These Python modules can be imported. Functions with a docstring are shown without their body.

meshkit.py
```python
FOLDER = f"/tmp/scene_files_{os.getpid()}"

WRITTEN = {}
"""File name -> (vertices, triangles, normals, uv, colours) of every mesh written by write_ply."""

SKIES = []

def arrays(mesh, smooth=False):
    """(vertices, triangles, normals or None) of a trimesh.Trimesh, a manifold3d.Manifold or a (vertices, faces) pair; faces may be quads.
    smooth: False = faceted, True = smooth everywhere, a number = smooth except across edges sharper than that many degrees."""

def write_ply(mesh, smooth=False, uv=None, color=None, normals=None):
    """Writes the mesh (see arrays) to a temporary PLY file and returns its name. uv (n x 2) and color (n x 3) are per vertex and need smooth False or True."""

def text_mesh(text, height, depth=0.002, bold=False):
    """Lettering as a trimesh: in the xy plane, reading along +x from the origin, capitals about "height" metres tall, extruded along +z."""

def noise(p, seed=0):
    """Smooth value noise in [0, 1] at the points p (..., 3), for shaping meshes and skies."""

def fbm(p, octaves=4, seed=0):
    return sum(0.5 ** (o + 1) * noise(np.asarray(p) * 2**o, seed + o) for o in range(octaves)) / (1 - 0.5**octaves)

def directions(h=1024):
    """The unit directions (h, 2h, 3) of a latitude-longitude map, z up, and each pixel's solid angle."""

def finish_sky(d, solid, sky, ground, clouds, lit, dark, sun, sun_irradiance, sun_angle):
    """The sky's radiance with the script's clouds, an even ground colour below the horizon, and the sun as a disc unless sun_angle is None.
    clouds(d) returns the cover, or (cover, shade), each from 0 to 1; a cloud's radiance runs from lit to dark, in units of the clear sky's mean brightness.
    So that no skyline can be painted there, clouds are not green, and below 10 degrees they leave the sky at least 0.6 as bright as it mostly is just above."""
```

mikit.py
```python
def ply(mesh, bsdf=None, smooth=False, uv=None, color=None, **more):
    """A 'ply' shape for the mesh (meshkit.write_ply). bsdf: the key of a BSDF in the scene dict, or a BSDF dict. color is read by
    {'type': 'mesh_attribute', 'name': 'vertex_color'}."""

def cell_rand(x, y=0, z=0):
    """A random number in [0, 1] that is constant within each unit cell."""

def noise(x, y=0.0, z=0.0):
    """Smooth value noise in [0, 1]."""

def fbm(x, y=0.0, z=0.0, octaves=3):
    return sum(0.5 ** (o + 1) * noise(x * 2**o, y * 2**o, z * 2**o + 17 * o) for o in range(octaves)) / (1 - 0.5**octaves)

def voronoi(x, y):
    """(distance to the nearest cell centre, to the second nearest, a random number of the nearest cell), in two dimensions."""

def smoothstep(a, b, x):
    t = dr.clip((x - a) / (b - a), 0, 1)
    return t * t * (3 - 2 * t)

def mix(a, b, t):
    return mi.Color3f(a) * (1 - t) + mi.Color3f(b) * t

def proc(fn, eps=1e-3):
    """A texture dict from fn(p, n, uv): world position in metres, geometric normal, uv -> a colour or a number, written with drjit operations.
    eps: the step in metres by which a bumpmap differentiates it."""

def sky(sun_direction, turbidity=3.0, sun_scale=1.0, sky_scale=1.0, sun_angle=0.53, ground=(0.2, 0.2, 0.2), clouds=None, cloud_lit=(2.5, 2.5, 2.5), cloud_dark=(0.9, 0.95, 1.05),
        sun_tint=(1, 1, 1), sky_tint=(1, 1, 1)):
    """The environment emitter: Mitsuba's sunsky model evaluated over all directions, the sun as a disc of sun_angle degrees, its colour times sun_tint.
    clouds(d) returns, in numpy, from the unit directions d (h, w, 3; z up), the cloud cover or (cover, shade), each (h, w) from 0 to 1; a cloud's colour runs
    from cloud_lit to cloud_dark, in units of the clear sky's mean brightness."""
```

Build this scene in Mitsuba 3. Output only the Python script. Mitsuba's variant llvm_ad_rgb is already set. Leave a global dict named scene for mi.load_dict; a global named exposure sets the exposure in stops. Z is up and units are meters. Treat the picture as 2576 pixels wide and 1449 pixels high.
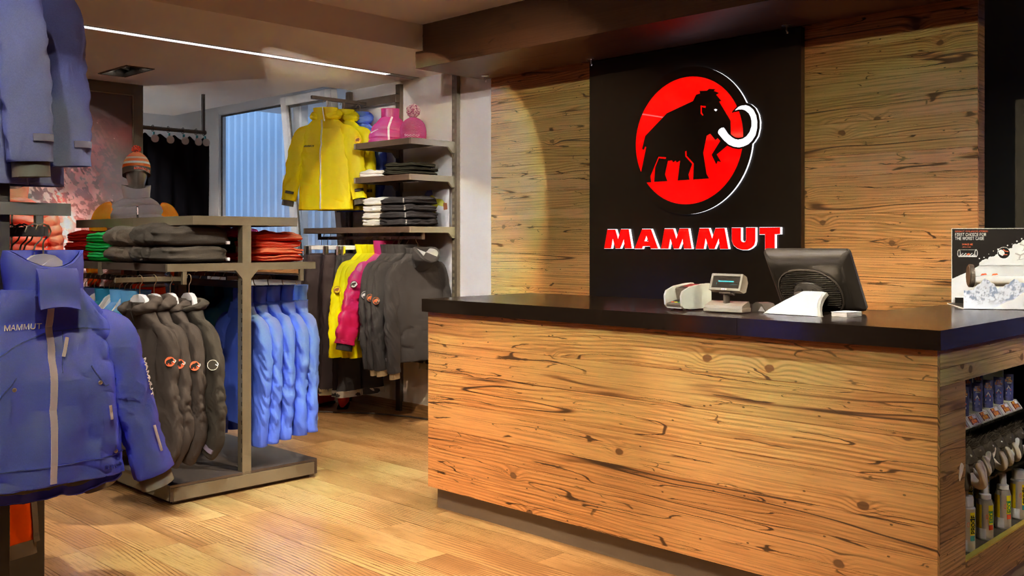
import math, random, numpy as np, trimesh, mitsuba as mi, mikit, meshkit, drjit as dr
import manifold3d as m3
from shapely.geometry import Polygon, Point, LineString, box as sbox
from shapely.ops import unary_union
from mikit import noise, fbm, voronoi, cell_rand, smoothstep, mix, proc
random.seed(7); np.random.seed(7)
scene, labels = {}, {}
T = mi.ScalarTransform4f
PI = math.pi
# ---------------------------------------------------------------- camera, sky, lights, exposure
# x runs along the back wall to the right, y into the room towards the back wall, z up
YAW = math.radians(44.41)
FW = (-math.sin(YAW), math.cos(YAW))
scene['camera'] = {'type': 'perspective', 'fov': 2*math.degrees(math.atan(1288/2452)), 'fov_axis': 'x', 'near_clip': 0.05, 'far_clip': 100.0,
    'principal_point_offset_y': 113.5/1449,
    'to_world': T().look_at(origin=[0, 0, 1.36], target=[FW[0], FW[1], 1.36], up=[0, 0, 1])}
exposure = 0.0
scene['sky'] = mikit.sky((0.3, 0.75, 0.45), turbidity=4.0, sun_scale=0.0, sky_scale=16.0, sky_tint=(0.80, 0.95, 1.14), ground=(0.25, 0.27, 0.3))
WARM, NEUT = (1.0, 0.76, 0.48), (1.0, 0.86, 0.68)
BOOST = 1.22
SPOTS = [  # unseen ceiling spots placed to light the shop: position, aim, strength, tint, cutoff, beam
    ((-2.0, 1.35, 2.80), (-2.05, 3.28, 0.45), 50, WARM, 40, 16),
    ((-3.4, 1.55, 2.80), (-3.10, 3.28, 0.55), 31, WARM, 38, 16),
    ((-1.3, 2.95, 2.80), (-2.05, 4.98, 1.22), 56, WARM, 34, 14),
    ((-3.2, 2.90, 2.80), (-4.75, 4.98, 1.30), 56, WARM, 32, 14),
    ((-2.2, 2.70, 2.80), (-1.93, 3.62, 1.07), 78, NEUT, 20, 10),
    ((0.7, 3.1, 2.80), (-1.25, 3.9, 0.62), 44, WARM, 30, 15),
    ((-1.7, 0.8, 2.80), (-3.10, 1.18, 0.90), 100, NEUT, 28, 16),
    ((-2.3, 0.6, 2.80), (-3.30, 1.10, 1.80), 7, NEUT, 30, 16),
    ((-3.7, 1.5, 2.62), (-4.75, 2.30, 0.70), 19, NEUT, 30, 14),
    ((-3.6, 3.5, 2.62), (-4.80, 3.12, 0.72), 64, NEUT, 28, 14),
    ((-4.1, 2.9, 2.62), (-4.2, 2.9, 0.0), 72, WARM, 36, 12),
    ((-5.0, 3.3, 2.62), (-5.70, 4.65, 0.60), 44, WARM, 32, 16),
    ((-4.7, 3.7, 2.62), (-5.55, 4.98, 1.70), 135, WARM, 34, 18),
    ((-5.5, 3.2, 2.62), (-6.55, 4.55, 2.05), 50, NEUT, 26, 14),
    ((-5.2, 2.55, 2.62), (-6.60, 3.00, 1.55), 58, NEUT, 20, 10),
    ((-6.6, 2.6, 2.62), (-7.90, 2.95, 1.55), 95, NEUT, 34, 18),
    ((-3.0, 2.2, 2.80), (-3.3, 2.3, 0.0), 28, WARM, 42, 14),
    ((-6.2, 2.2, 2.62), (-7.30, 2.45, 1.45), 28, NEUT, 24, 14),
    ((-4.9, 1.6, 2.62), (-5.30, 2.45, 1.25), 34, NEUT, 30, 14),
    ((-0.4, 3.6, 2.80), (-1.45, 4.45, 1.20), 22, NEUT, 22, 12),
    ((-7.0, 3.9, 2.62), (-7.9, 5.06, 1.75), 26, NEUT, 28, 14),
    ((1.2, 5.0, 2.80), (-0.3, 6.3, 1.3), 40, (0.9, 0.95, 1.0), 34, 18),  # lights the unseen blue banner
]
for i, (p, a, s, c, co, be) in enumerate(SPOTS):
    scene[f'unseen_spot_light_{i+1:03d}'] = {'type': 'spot', 'to_world': T().look_at(origin=list(p), target=list(a), up=[0.01, 0.3, 1]),
        'intensity': {'type': 'rgb', 'value': [s*BOOST*k for k in c]}, 'cutoff_angle': float(co), 'beam_width': float(be)}

scene['unseen_fitting_room_lamp'] = {'type': 'point', 'position': [-8.75, 3.3, 2.2], 'intensity': {'type': 'rgb', 'value': [2.0, 2.1, 2.2]}}  # lamp out of view, placed to brighten the space above the curtain

# ---------------------------------------------------------------- helpers
def num(key):
    if key not in scene and key not in labels and not any(k.startswith(key + '__') for k in scene): return key
    i = 1
    while f'{key}_{i:03d}' in scene or f'{key}_{i:03d}' in labels or any(k.startswith(f'{key}_{i:03d}__') for k in scene): i += 1
    return f'{key}_{i:03d}'
USED = {}
def ply(mesh, m, **kw): return mikit.ply(mesh, 'mat_'+m, **kw)
def fresh(key):
    """the key, or the key with the next three-digit number"""
    n = USED.get(key, -1) + 1
    USED[key] = n
    return key if n == 0 else f'{key}_{n:03d}'
def thing(name, label, cat, group=None, kind=None):
    k = fresh(name)
    labels[k] = {'label': label}
    if cat: labels[k]['category'] = cat
    if group: labels[k]['group'] = group
    if kind: labels[k]['kind'] = kind
    return k
def put(key, mesh, mat, smooth=False, M=None, uv=None, color=None, label=None, **kw):
    d = mesh if isinstance(mesh, dict) else ply(mesh, mat, smooth=smooth, uv=uv, color=color, **kw)
    if isinstance(mesh, dict) and mat: d = {**d, 'bsdf': {'type': 'ref', 'id': 'mat_'+mat}}
    scene[key] = {**d, 'to_world': M} if M is not None else dict(d)
    if label: labels[key] = {**labels.get(key, {}), 'label': label}
    return key
def part(parent, name, mesh, mat, smooth=False, M=None, label=None, kind=None, **kw):
    k = put(fresh(parent + '__' + name), mesh, mat, smooth, M, label=label, **kw)
    if kind: labels[k] = {**labels.get(k, {}), 'kind': kind}
    return k
def struct(name, mesh, mat, smooth=False, label=None, M=None, **kw):
    k = fresh(name)
    put(k, mesh, mat, smooth, M, **kw)
    labels[k] = {'label': label, 'kind': 'structure'} if label else {'kind': 'structure'}
    return k
def cat(*ms):
    return trimesh.util.concatenate([m for m in ms if m is not None])
def bx(x0, x1, y0, y1, z0, z1):
    m = trimesh.creation.box((x1-x0, y1-y0, z1-z0)); m.apply_translation(((x0+x1)/2, (y0+y1)/2, (z0+z1)/2)); return m
def cbx(x0, x1, y0, y1, z0, z1, c=0.003):
    """a box with chamfered edges"""
    P = []
    for x, sx in ((x0, 1), (x1, -1)):
        for y, sy in ((y0, 1), (y1, -1)):
            for z, sz in ((z0, 1), (z1, -1)):
                P += [(x, y+sy*c, z+sz*c), (x+sx*c, y, z+sz*c), (x+sx*c, y+sy*c, z)]
    return trimesh.convex.convex_hull(np.array(P))
def rbx(x0, x1, y0, y1, z0, z1, r, n=4):
    """a box with rounded edges: hull of spheres"""
    s = trimesh.creation.icosphere(subdivisions=2, radius=r).vertices
    P = [s + (x, y, z) for x in (x0+r, x1-r) for y in (y0+r, y1-r) for z in (z0+r, z1-r)]
    return trimesh.convex.convex_hull(np.vstack(P))
def hull(P): return trimesh.convex.convex_hull(np.array(P, float))
def tube(P, r, n=10, caps=True, up=(0, 0, 1)):
    P = np.asarray(P, float); k = len(P)
    r = np.broadcast_to(np.asarray(r, float), (k,))
    t = np.gradient(P, axis=0); t /= np.linalg.norm(t, axis=1, keepdims=True) + 1e-12
    a0 = np.cross(t[0], up)
    if np.linalg.norm(a0) < 0.2: a0 = np.cross(t[0], (1, 0, 0))
    A = [a0/np.linalg.norm(a0)]
    for i in range(1, k):
        a = A[-1] - t[i]*np.dot(A[-1], t[i]); A.append(a/np.linalg.norm(a))
    A = np.array(A); B = np.cross(t, A); th = np.arange(n)*2*PI/n
    R = P[:, None] + r[:, None, None]*(np.cos(th)[None, :, None]*A[:, None] + np.sin(th)[None, :, None]*B[:, None])
    return loft(R, caps)
def loft(R, caps=True, closed=True):
    """rings (k, n, 3) joined into a skin"""
    R = np.asarray(R, float); k, n = R.shape[:2]
    V = R.reshape(-1, 3); i, j = np.meshgrid(np.arange(k-1), np.arange(n if closed else n-1), indexing='ij')
    a, b = i*n+j, i*n+(j+1) % n
    F = np.stack([a, b, b+n, a+n], -1).reshape(-1, 4)
    F = np.vstack([F[:, [0, 1, 2]], F[:, [0, 2, 3]]])
    if caps:
        c0, c1 = len(V), len(V)+1
        V = np.vstack([V, R[0].mean(0), R[-1].mean(0)])
        j = np.arange(n)
        F = np.vstack([F, np.stack([(j+1) % n, j, j*0+c0], 1), np.stack([(k-1)*n+j, (k-1)*n+(j+1) % n, j*0+c1], 1)])
    return trimesh.Trimesh(V, F, process=False)
def lathe(prof, n=24, cx=0, cy=0):
    p = np.asarray(prof, float); th = np.arange(n)*2*PI/n
    R = np.stack([cx+p[:, :1]*np.cos(th), cy+p[:, :1]*np.sin(th), np.repeat(p[:, 1:], n, 1)], -1)
    return loft(R, True)
def extrude(poly, d):
    gs = getattr(poly, 'geoms', [poly])
    return cat(*[trimesh.creation.extrude_polygon(g, d, engine='earcut') for g in gs if g.area > 1e-9])
def on_wall(mesh, y):
    """(x, y, depth) of an extrusion -> x, z on a wall whose face looks towards -y, the depth coming out of it"""
    v = np.array(mesh.vertices); m = mesh.copy()
    m.vertices = np.stack([v[:, 0], y - v[:, 2], v[:, 1]], 1)
    return m
def prism_y(pts, y0, y1):
    """outline in x, z pushed along y"""
    m = extrude(Polygon(pts), y1-y0); v = np.array(m.vertices)
    m.vertices = np.stack([v[:, 0], y1 - v[:, 2], v[:, 1]], 1); return m
def prism_x(pts, x0, x1):
    """outline in y, z pushed along x"""
    m = extrude(Polygon(pts), x1-x0); v = np.array(m.vertices)
    m.vertices = np.stack([x0 + v[:, 2], v[:, 0], v[:, 1]], 1); return m
def prism_z(pts, z0, z1):
    m = extrude(Polygon(pts), z1-z0); m.apply_translation((0, 0, z0)); return m
def moved(m, dx=0, dy=0, dz=0, rz=0, rx=0, ry=0, s=1):
    m = m.copy()
    if s != 1: m.apply_scale(s)
    for ang, ax in ((rx, (1, 0, 0)), (ry, (0, 1, 0)), (rz, (0, 0, 1))):
        if ang: m.apply_transform(trimesh.transformations.rotation_matrix(math.radians(ang), ax))
    m.apply_translation((dx, dy, dz)); return m
def pose(x, y, z, rz=0, rx=0, ry=0): return T().translate([x, y, z]).rotate([0, 0, 1], rz).rotate([0, 1, 0], ry).rotate([1, 0, 0], rx)
def text(s, h, d=0.0006, bold=True, center=False):
    m = meshkit.text_mesh(s, h, d, bold)
    if center: m.apply_translation((-m.bounds[:, 0].mean(), 0, 0))
    return m
def text_wall(s, x, y, z, h, bold=True, sx=1.0, d=0.0006):
    m = text(s, h, d, bold); m.apply_scale((sx, 1, 1)); m = on_wall(m, 0); m.apply_translation((x, y, z)); return m
nz, fb = meshkit.noise, meshkit.fbm
def rgb(*c): return {'type': 'rgb', 'value': list(c)}
def srgb(r, g, b):
    return tuple(((c/255)/12.92 if c/255 <= 0.04045 else ((c/255+0.055)/1.055)**2.4) for c in (r, g, b))

# ---------------------------------------------------------------- materials
def mat(key, col, rough=0.6, spec=0.4, metal=0.0, sheen=0.0, coat=0.0, two=True):
    b = {'type': 'principled', 'base_color': rgb(*col) if isinstance(col, tuple) else col, 'roughness': rough, 'specular': spec, 'metallic': metal}
    if sheen: b['sheen'] = sheen
    if coat: b['clearcoat'] = coat; b['clearcoat_gloss'] = 0.9
    scene['mat_'+key] = {'type': 'twosided', 'bsdf': b} if two else b
    return key
def fabric(key, col, rough=0.75, sheen=0.0, spec=0.05): return mat(key, col, rough, spec, sheen=sheen)
def glow(c): return {'type': 'area', 'radiance': rgb(*c)}

def old_pine(light, mid, dark, crack):
    def fn(p, n, uv):
        x, y = uv.x, uv.y
        idp = dr.floor(y*0.1); yy = y - idp*10
        xs = x + idp*3.7
        f1, f2, wh = voronoi(xs*3.0, yy*4.4 + idp*2.3)
        kn = dr.exp(-dr.square(f1*6.0)) * dr.select(wh > 0.62, 1.0, 0.0)
        warp = (fbm(xs*0.9, yy*3.2 + idp, 1.7, 2) - 0.5)*0.15 + (noise(xs*5.0, yy*22.0, idp) - 0.5)*0.010
        d = yy + warp + kn*0.030
        ring = 0.5 + 0.5*dr.sin(d*2*PI*62 + (noise(xs*0.7, yy*9, idp)*5))
        ring = ring*ring
        zone = smoothstep(0.35, 0.70, fbm(xs*1.1 + 9.1, yy*7.0 + idp*1.3, 3.3, 2))
        fib = noise(xs*9.0, yy*420.0, idp)*0.6 + noise(xs*28.0, yy*900.0, 3.0)*0.4
        tone = 0.78 + 0.42*cell_rand(idp, 3, 1)
        c = mix(light, mid, ring*(0.22 + 0.78*zone)*0.95)
        c = mix(c, mid, smoothstep(0.45, 0.95, fbm(xs*2.1, yy*11 + idp, 7.7, 2))*0.55)
        c = c*(tone*(0.76 + 0.42*fib))
        c = mix(c, mid*0.55 if 0 else dark, smoothstep(0.66, 0.82, noise(xs*2.6, yy*240.0 + idp, 6.0))*0.38)
        yw = yy + (noise(xs*45, yy*160, 2.0)-0.5)*0.0035 + warp*0.5
        dash = (1 - smoothstep(0.020, 0.065, dr.abs(2*noise(xs*2.3, yw*42 + idp*3, 9.0)-1)))*smoothstep(0.56, 0.64, noise(xs*3.4, yw*27 + idp, 5.0))
        dash = dr.maximum(dash, (1 - smoothstep(0.012, 0.05, dr.abs(2*noise(xs*4.3, yw*75 + idp*3, 12.0)-1)))*smoothstep(0.62, 0.69, noise(xs*6.4, yw*40 + idp, 15.0))*0.8)
        c = mix(c, crack, dash*0.93)
        rid = dr.abs(2*fbm(xs*0.55 + 5, d*15 + idp*1.7, 4.4, 2) - 1)
        gate = smoothstep(0.46, 0.60, fbm(xs*0.8, yy*8.0 + idp*5, 8.8, 2))
        ck = (1 - smoothstep(0.006, 0.040, rid))*gate
        rag = smoothstep(0.66, 0.74, noise(xs*6.0, d*190, 2.0))*smoothstep(0.62, 0.78, fbm(xs*1.6 + 3, yy*9 + idp, 1.1, 2))*0.3
        c = mix(c, crack, dr.clip(ck + rag, 0, 1)*0.95)
        core = (1 - smoothstep(0.045, 0.075, f1 + (noise(xs*60, yy*60, 1.0)-0.5)*0.03))*dr.select(wh > 0.62, 1.0, 0.0)
        c = mix(c, dark, dr.clip(core*0.85 + kn*0.10, 0, 0.9))
        hole = voronoi(xs*7.0, yy*13.0)
        c = mix(c, crack, (1 - smoothstep(0.03, 0.05, hole[0]))*dr.select(hole[2] > 0.80, 0.8, 0.0))
        return c
    return fn
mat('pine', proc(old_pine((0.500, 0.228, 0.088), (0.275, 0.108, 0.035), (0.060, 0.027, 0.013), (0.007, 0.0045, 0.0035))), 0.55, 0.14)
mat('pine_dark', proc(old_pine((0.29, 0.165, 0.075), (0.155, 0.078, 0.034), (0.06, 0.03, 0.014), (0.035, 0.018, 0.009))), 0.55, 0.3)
def oak(p, n, uv):
    x, y = uv.x, uv.y
    idp = dr.floor(y*0.1); yy = y - idp*10
    xs = x + idp*5.3
    warp = (fbm(xs*1.0, yy*4.5 + idp*1.9, 0.7, 2) - 0.5)*0.16
    d = yy + warp
    ring = 0.5 + 0.5*dr.sin(d*2*PI*55 + noise(xs*0.9, yy*6, idp)*4)
    ring = ring*ring*ring
    pores = smoothstep(0.60, 0.80, noise(xs*14.0, yy*330.0, idp))
    blot = fbm(xs*2.0, yy*6.0 + idp, 4.0, 3)
    c = mix((0.235, 0.138, 0.062), (0.155, 0.084, 0.035), smoothstep(0.35, 0.7, blot))
    c = mix(c, (0.095, 0.050, 0.021), ring*0.95*smoothstep(0.35, 0.6, fbm(xs*0.9, yy*5 + idp*3, 2.2, 2)) + pores*0.42)
    return c*(0.86 + 0.28*cell_rand(idp, 9, 4))
mat('oak_floor', proc(oak), 0.34, 0.45)
mat('beam_wood', proc(old_pine((0.019, 0.0072, 0.0034), (0.011, 0.0043, 0.0021), (0.008, 0.004, 0.0025), (0.006, 0.003, 0.002))), 0.42, 0.4)
def plaster(p, n, uv):
    return (fbm(p.x*150, p.y*150, p.z*150, 2) - 0.5)*0.0035
scene['mat_plaster'] = {'type': 'twosided', 'bsdf': {'type': 'bumpmap', 'arbitrary': proc(plaster, 0.002), 'bsdf': {'type': 'principled', 'base_color': rgb(0.80, 0.74, 0.68), 'roughness': 0.9, 'specular': 0.2}}}
mat('ceiling_paint', (0.86, 0.78, 0.69), 0.9, 0.2)
mat('upper_paint', (0.80, 0.74, 0.68), 0.9, 0.2)
mat('white_paint', (0.72, 0.72, 0.72), 0.7, 0.3)
mat('white_frame', (0.72, 0.70, 0.70), 0.4, 0.4)
mat('concrete', (0.45, 0.46, 0.48), 0.9, 0.1)
mat('rear_paint', (0.30, 0.27, 0.24), 0.8, 0.2)
mat('dark_wall', (0.018, 0.018, 0.014), 0.32, 0.5)
mat('slab', (0.05, 0.03, 0.015), 0.8, 0.2)
mat('worktop', (0.0040, 0.0030, 0.0027), 0.11, 0.36)
mat('plinth_grey', (0.085, 0.068, 0.055), 0.45, 0.4)
mat('yellow_edge', (0.55, 0.33, 0.06), 0.6, 0.3)
mat('black_inside', (0.012, 0.011, 0.010), 0.5, 0.4)
mat('rack_grey', (0.066, 0.059, 0.041), 0.38, 0.35)
mat('rack_brown', (0.014, 0.0105, 0.009), 0.30, 0.4)
mat('rack_black', (0.016, 0.015, 0.014), 0.4, 0.4)
mat('slot_black', (0.006, 0.006, 0.006), 0.8, 0.1)
mat('platform_top', (0.014, 0.0125, 0.013), 0.16, 0.5)
mat('sign_black', (0.004, 0.0034, 0.003), 0.25, 0.12)
mat('unseen_banner_blue', (0.06, 0.09, 0.42), 0.6, 0.3)  # for the unseen banner reflected in the worktop side
mat('gloss_black', (0.010, 0.010, 0.010), 0.15, 0.5)
mat('chrome', (0.75, 0.73, 0.70), 0.18, 0.5, metal=1.0)
mat('brass_wire', (0.55, 0.45, 0.32), 0.25, 0.5, metal=1.0)
mat('hanger_plastic', (0.58, 0.54, 0.50), 0.4, 0.4)
mat('hanger_clear', (0.62, 0.60, 0.58), 0.3, 0.5)
mat('silver_plastic', (0.30, 0.28, 0.25), 0.32, 0.5, metal=0.35)
mat('cream_plastic', (0.72, 0.67, 0.54), 0.25, 0.5)
mat('white_plastic', (0.85, 0.83, 0.78), 0.28, 0.5)
mat('dark_plastic', (0.030, 0.027, 0.026), 0.33, 0.5)
mat('monitor_plastic', (0.013, 0.0125, 0.0125), 0.28, 0.5)
mat('paper', (0.80, 0.79, 0.82), 0.8, 0.2)
mat('print_white', (0.85, 0.83, 0.76), 0.6, 0.3)
mat('print_red', (0.85, 0.085, 0.035), 0.6, 0.3)
mat('print_black', (0.0035, 0.0035, 0.0042), 0.6, 0.04)
mat('print_yellow', (0.45, 0.36, 0.02), 0.6, 0.3)
mat('print_blue', (0.07, 0.10, 0.40), 0.6, 0.3)
mat('print_orange', (0.90, 0.32, 0.02), 0.6, 0.3)
mat('print_green', (0.02, 0.22, 0.08), 0.6, 0.3)
mat('print_brown', (0.10, 0.022, 0.012), 0.5, 0.3)
mat('print_grey', (0.35, 0.34, 0.31), 0.6, 0.3)
mat('yellow_label', (0.85, 0.66, 0.01), 0.35, 0.4)
mat('can_silver', (0.55, 0.55, 0.56), 0.28, 0.5, metal=0.7)
mat('teal', (0.02, 0.25, 0.32), 0.4, 0.4)
mat('tusk_plush', (0.80, 0.74, 0.56), 0.85, 0.2, sheen=0.4)
mat('fur_black', (0.012, 0.011, 0.010), 0.8, 0.2, sheen=0.3)
mat('tube_blue', (0.028, 0.036, 0.13), 0.30, 0.5)
mat('holder_plastic', (0.30, 0.29, 0.24), 0.25, 0.5)
mat('red_logo', (0.75, 0.015, 0.02), 0.4, 0.4)
mat('velcro', (0.10, 0.095, 0.15), 0.95, 0.1)
mat('mint_tab', (0.42, 0.85, 0.60), 0.6, 0.3)
mat('facade', (0.62, 0.66, 0.70), 0.6, 0.3)
mat('mannequin_skin', (0.020, 0.018, 0.017), 0.22, 0.5)
mat('vcolor', {'type': 'mesh_attribute', 'name': 'vertex_color'}, 0.55, 0.3)
mat('knit_vcolor', {'type': 'mesh_attribute', 'name': 'vertex_color'}, 0.9, 0.15, sheen=0.4)
scene['mat_pane_glass'] = {'type': 'thindielectric', 'int_ior': 1.45}
scene['mat_clear_tube'] = {'type': 'thindielectric', 'int_ior': 1.35}
scene['mat_shelf_glass'] = {'type': 'dielectric', 'int_ior': 1.5, 'specular_transmittance': rgb(0.55, 0.80, 0.76)}
def weave(c, amp=0.12, f=900.0):
    def fn(p, n, uv):
        return mi.Color3f(c)*(1 - amp + 2*amp*noise(p.x*f, p.y*f, p.z*f))
    return fn
fabric('ski_blue', proc(weave((0.036, 0.050, 0.52), 0.10, 700)), 0.55, 0.0, 0.16)
fabric('steel_blue', proc(weave((0.068, 0.086, 0.255), 0.16, 600)), 0.8)
fabric('softshell_blue', (0.055, 0.118, 0.62), 0.5, 0.0)
fabric('royal_blue', (0.030, 0.062, 0.42), 0.6)
fabric('teal_fabric', (0.010, 0.085, 0.17))
fabric('navy_fabric', (0.012, 0.014, 0.045))
fabric('sky_fabric', (0.06, 0.22, 0.60))
fabric('charcoal', proc(weave((0.019, 0.0162, 0.0153), 0.16, 800)), 0.7, 0.0)
fabric('charcoal_dark', (0.014, 0.013, 0.0115), 0.75, 0.0)
fabric('slate', (0.011, 0.0115, 0.0145), 0.65)
fabric('trouser_plum', (0.011, 0.0085, 0.011), 0.7)
fabric('yellow_shell', (0.86, 0.56, 0.004), 0.6)
fabric('lime_shell', (0.80, 0.62, 0.004), 0.6)
fabric('magenta_puffer', (0.32, 0.008, 0.062), 0.36, 0.0, 0.25)
fabric('orange_shell', (0.88, 0.095, 0.005), 0.75)
fabric('coral_fleece', (0.85, 0.050, 0.024), 0.8)
fabric('orange_fleece', (0.90, 0.075, 0.008), 0.8)
fabric('red_puffer', (0.80, 0.050, 0.028), 0.4, 0.0, 0.25)
fabric('dark_red_fleece', (0.24, 0.008, 0.006), 0.85)
fabric('green_fleece', (0.012, 0.46, 0.060), 0.85)
fabric('deep_green', (0.006, 0.045, 0.012), 0.85)
fabric('mint_fleece', (0.15, 0.66, 0.30), 0.85)
fabric('pink_fleece', (0.62, 0.05, 0.30), 0.85)
fabric('wine_fleece', (0.13, 0.006, 0.035), 0.85)
fabric('grey_fleece', proc(weave((0.060, 0.051, 0.043), 0.3, 500)), 0.95, 0.0)
fabric('graphite_fleece', proc(weave((0.024, 0.022, 0.020), 0.35, 500)), 0.95, 0.0)
fabric('sand_hoody', (0.42, 0.39, 0.32), 0.9)
fabric('ink_hoody', (0.0055, 0.0058, 0.008), 0.9, 0.0, 0.02)
fabric('black_shirt', (0.0022, 0.0024, 0.0022), 0.8, 0.0, 0.02)
fabric('white_shirt', (0.78, 0.70, 0.66), 0.9)
fabric('vest_grey', (0.12, 0.10, 0.096), 0.36, 0.0, 0.3)
fabric('lining_olive', (0.155, 0.130, 0.085), 0.9)
fabric('lining_grey', (0.22, 0.21, 0.20), 0.5)
fabric('gaiter_dark', (0.045, 0.038, 0.030), 0.9)
fabric('zip_white', (0.80, 0.70, 0.66), 0.6)
fabric('zip_black', (0.015, 0.014, 0.013), 0.6)
fabric('seam_blue', (0.030, 0.040, 0.26), 0.7)
fabric('hem_grey', (0.085, 0.068, 0.050), 0.9)
fabric('curtain_black', (0.0016, 0.0018, 0.003), 0.9, 0.0, 0.01)
# ---------------------------------------------------------------- large structure: floor, ceilings, walls, beam, window
PID = [0]
def plank(x0, x1, y0, y1, z0, z1, along='x', ids=None):
    """a board with its own grain: (mesh, uv)"""
    PID[0] += 1
    k = PID[0] if ids is None else ids
    m = trimesh.creation.box((x1-x0, y1-y0, z1-z0)); m.apply_translation(((x0+x1)/2, (y0+y1)/2, (z0+z1)/2))
    V = np.array(m.vertices)[np.array(m.faces)].reshape(-1, 3); F = np.arange(len(V)).reshape(-1, 3)
    rx, ry, rz = V[:, 0]-x0, V[:, 1]-y0, V[:, 2]-z0
    if along == 'x': uv = np.stack([V[:, 0], ry+rz], 1)
    elif along == 'y': uv = np.stack([V[:, 1], rx+rz], 1)
    else: uv = np.stack([V[:, 2], rx+ry], 1)
    uv[:, 1] = 0.02 + uv[:, 1] + 10*(k % 400)
    return trimesh.Trimesh(V, F, process=False), uv
def rows(z0, z1, lo, hi, rnd):
    out = [z0]
    while out[-1] < z1 - 1e-6:
        s = rnd.uniform(lo, hi)
        out.append(z1 if z1 - out[-1] - s < lo*0.8 else out[-1]+s)
    return out
rnd = random.Random(11)
struct('floor', bx(-9.7, 3.7, -4.2, 6.5, -0.10, -0.010), 'slab', label='brown oak plank floor of the shop')
nfp = 0
y = 1.00
while y < 5.02 and nfp < 290:
    y1 = min(y+0.185, 5.03); x = -8.2 - rnd.uniform(0, 1.3)
    x = max(x, -8.9)
    while x < 0.3:
        x1 = min(x + rnd.choice([1.22, 1.5, 1.85]), 0.35)
        m, uv = plank(x+0.0008, x1-0.0008, y+0.0009, y1-0.0009, -0.010, 0.0 + rnd.uniform(-0.0003, 0))
        part('floor', 'plank', m, 'oak_floor', uv=uv); nfp += 1
        x = x1
    y = y1
m, uv = [], []
for (a, b, c, d) in ((-9.7, 0.35, -4.2, 1.0), (0.35, 3.7, -4.2, 5.03), (-9.7, -8.9, 1.0, 5.03), (-9.7, 3.7, 5.03, 6.5)):
    q, w = plank(a, b, c, d, -0.010, -0.0005); m.append(q); uv.append(w)
part('floor', 'far_planks', cat(*m), 'oak_floor', uv=np.vstack(uv), label='rest of the oak floor beyond the picture')

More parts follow.
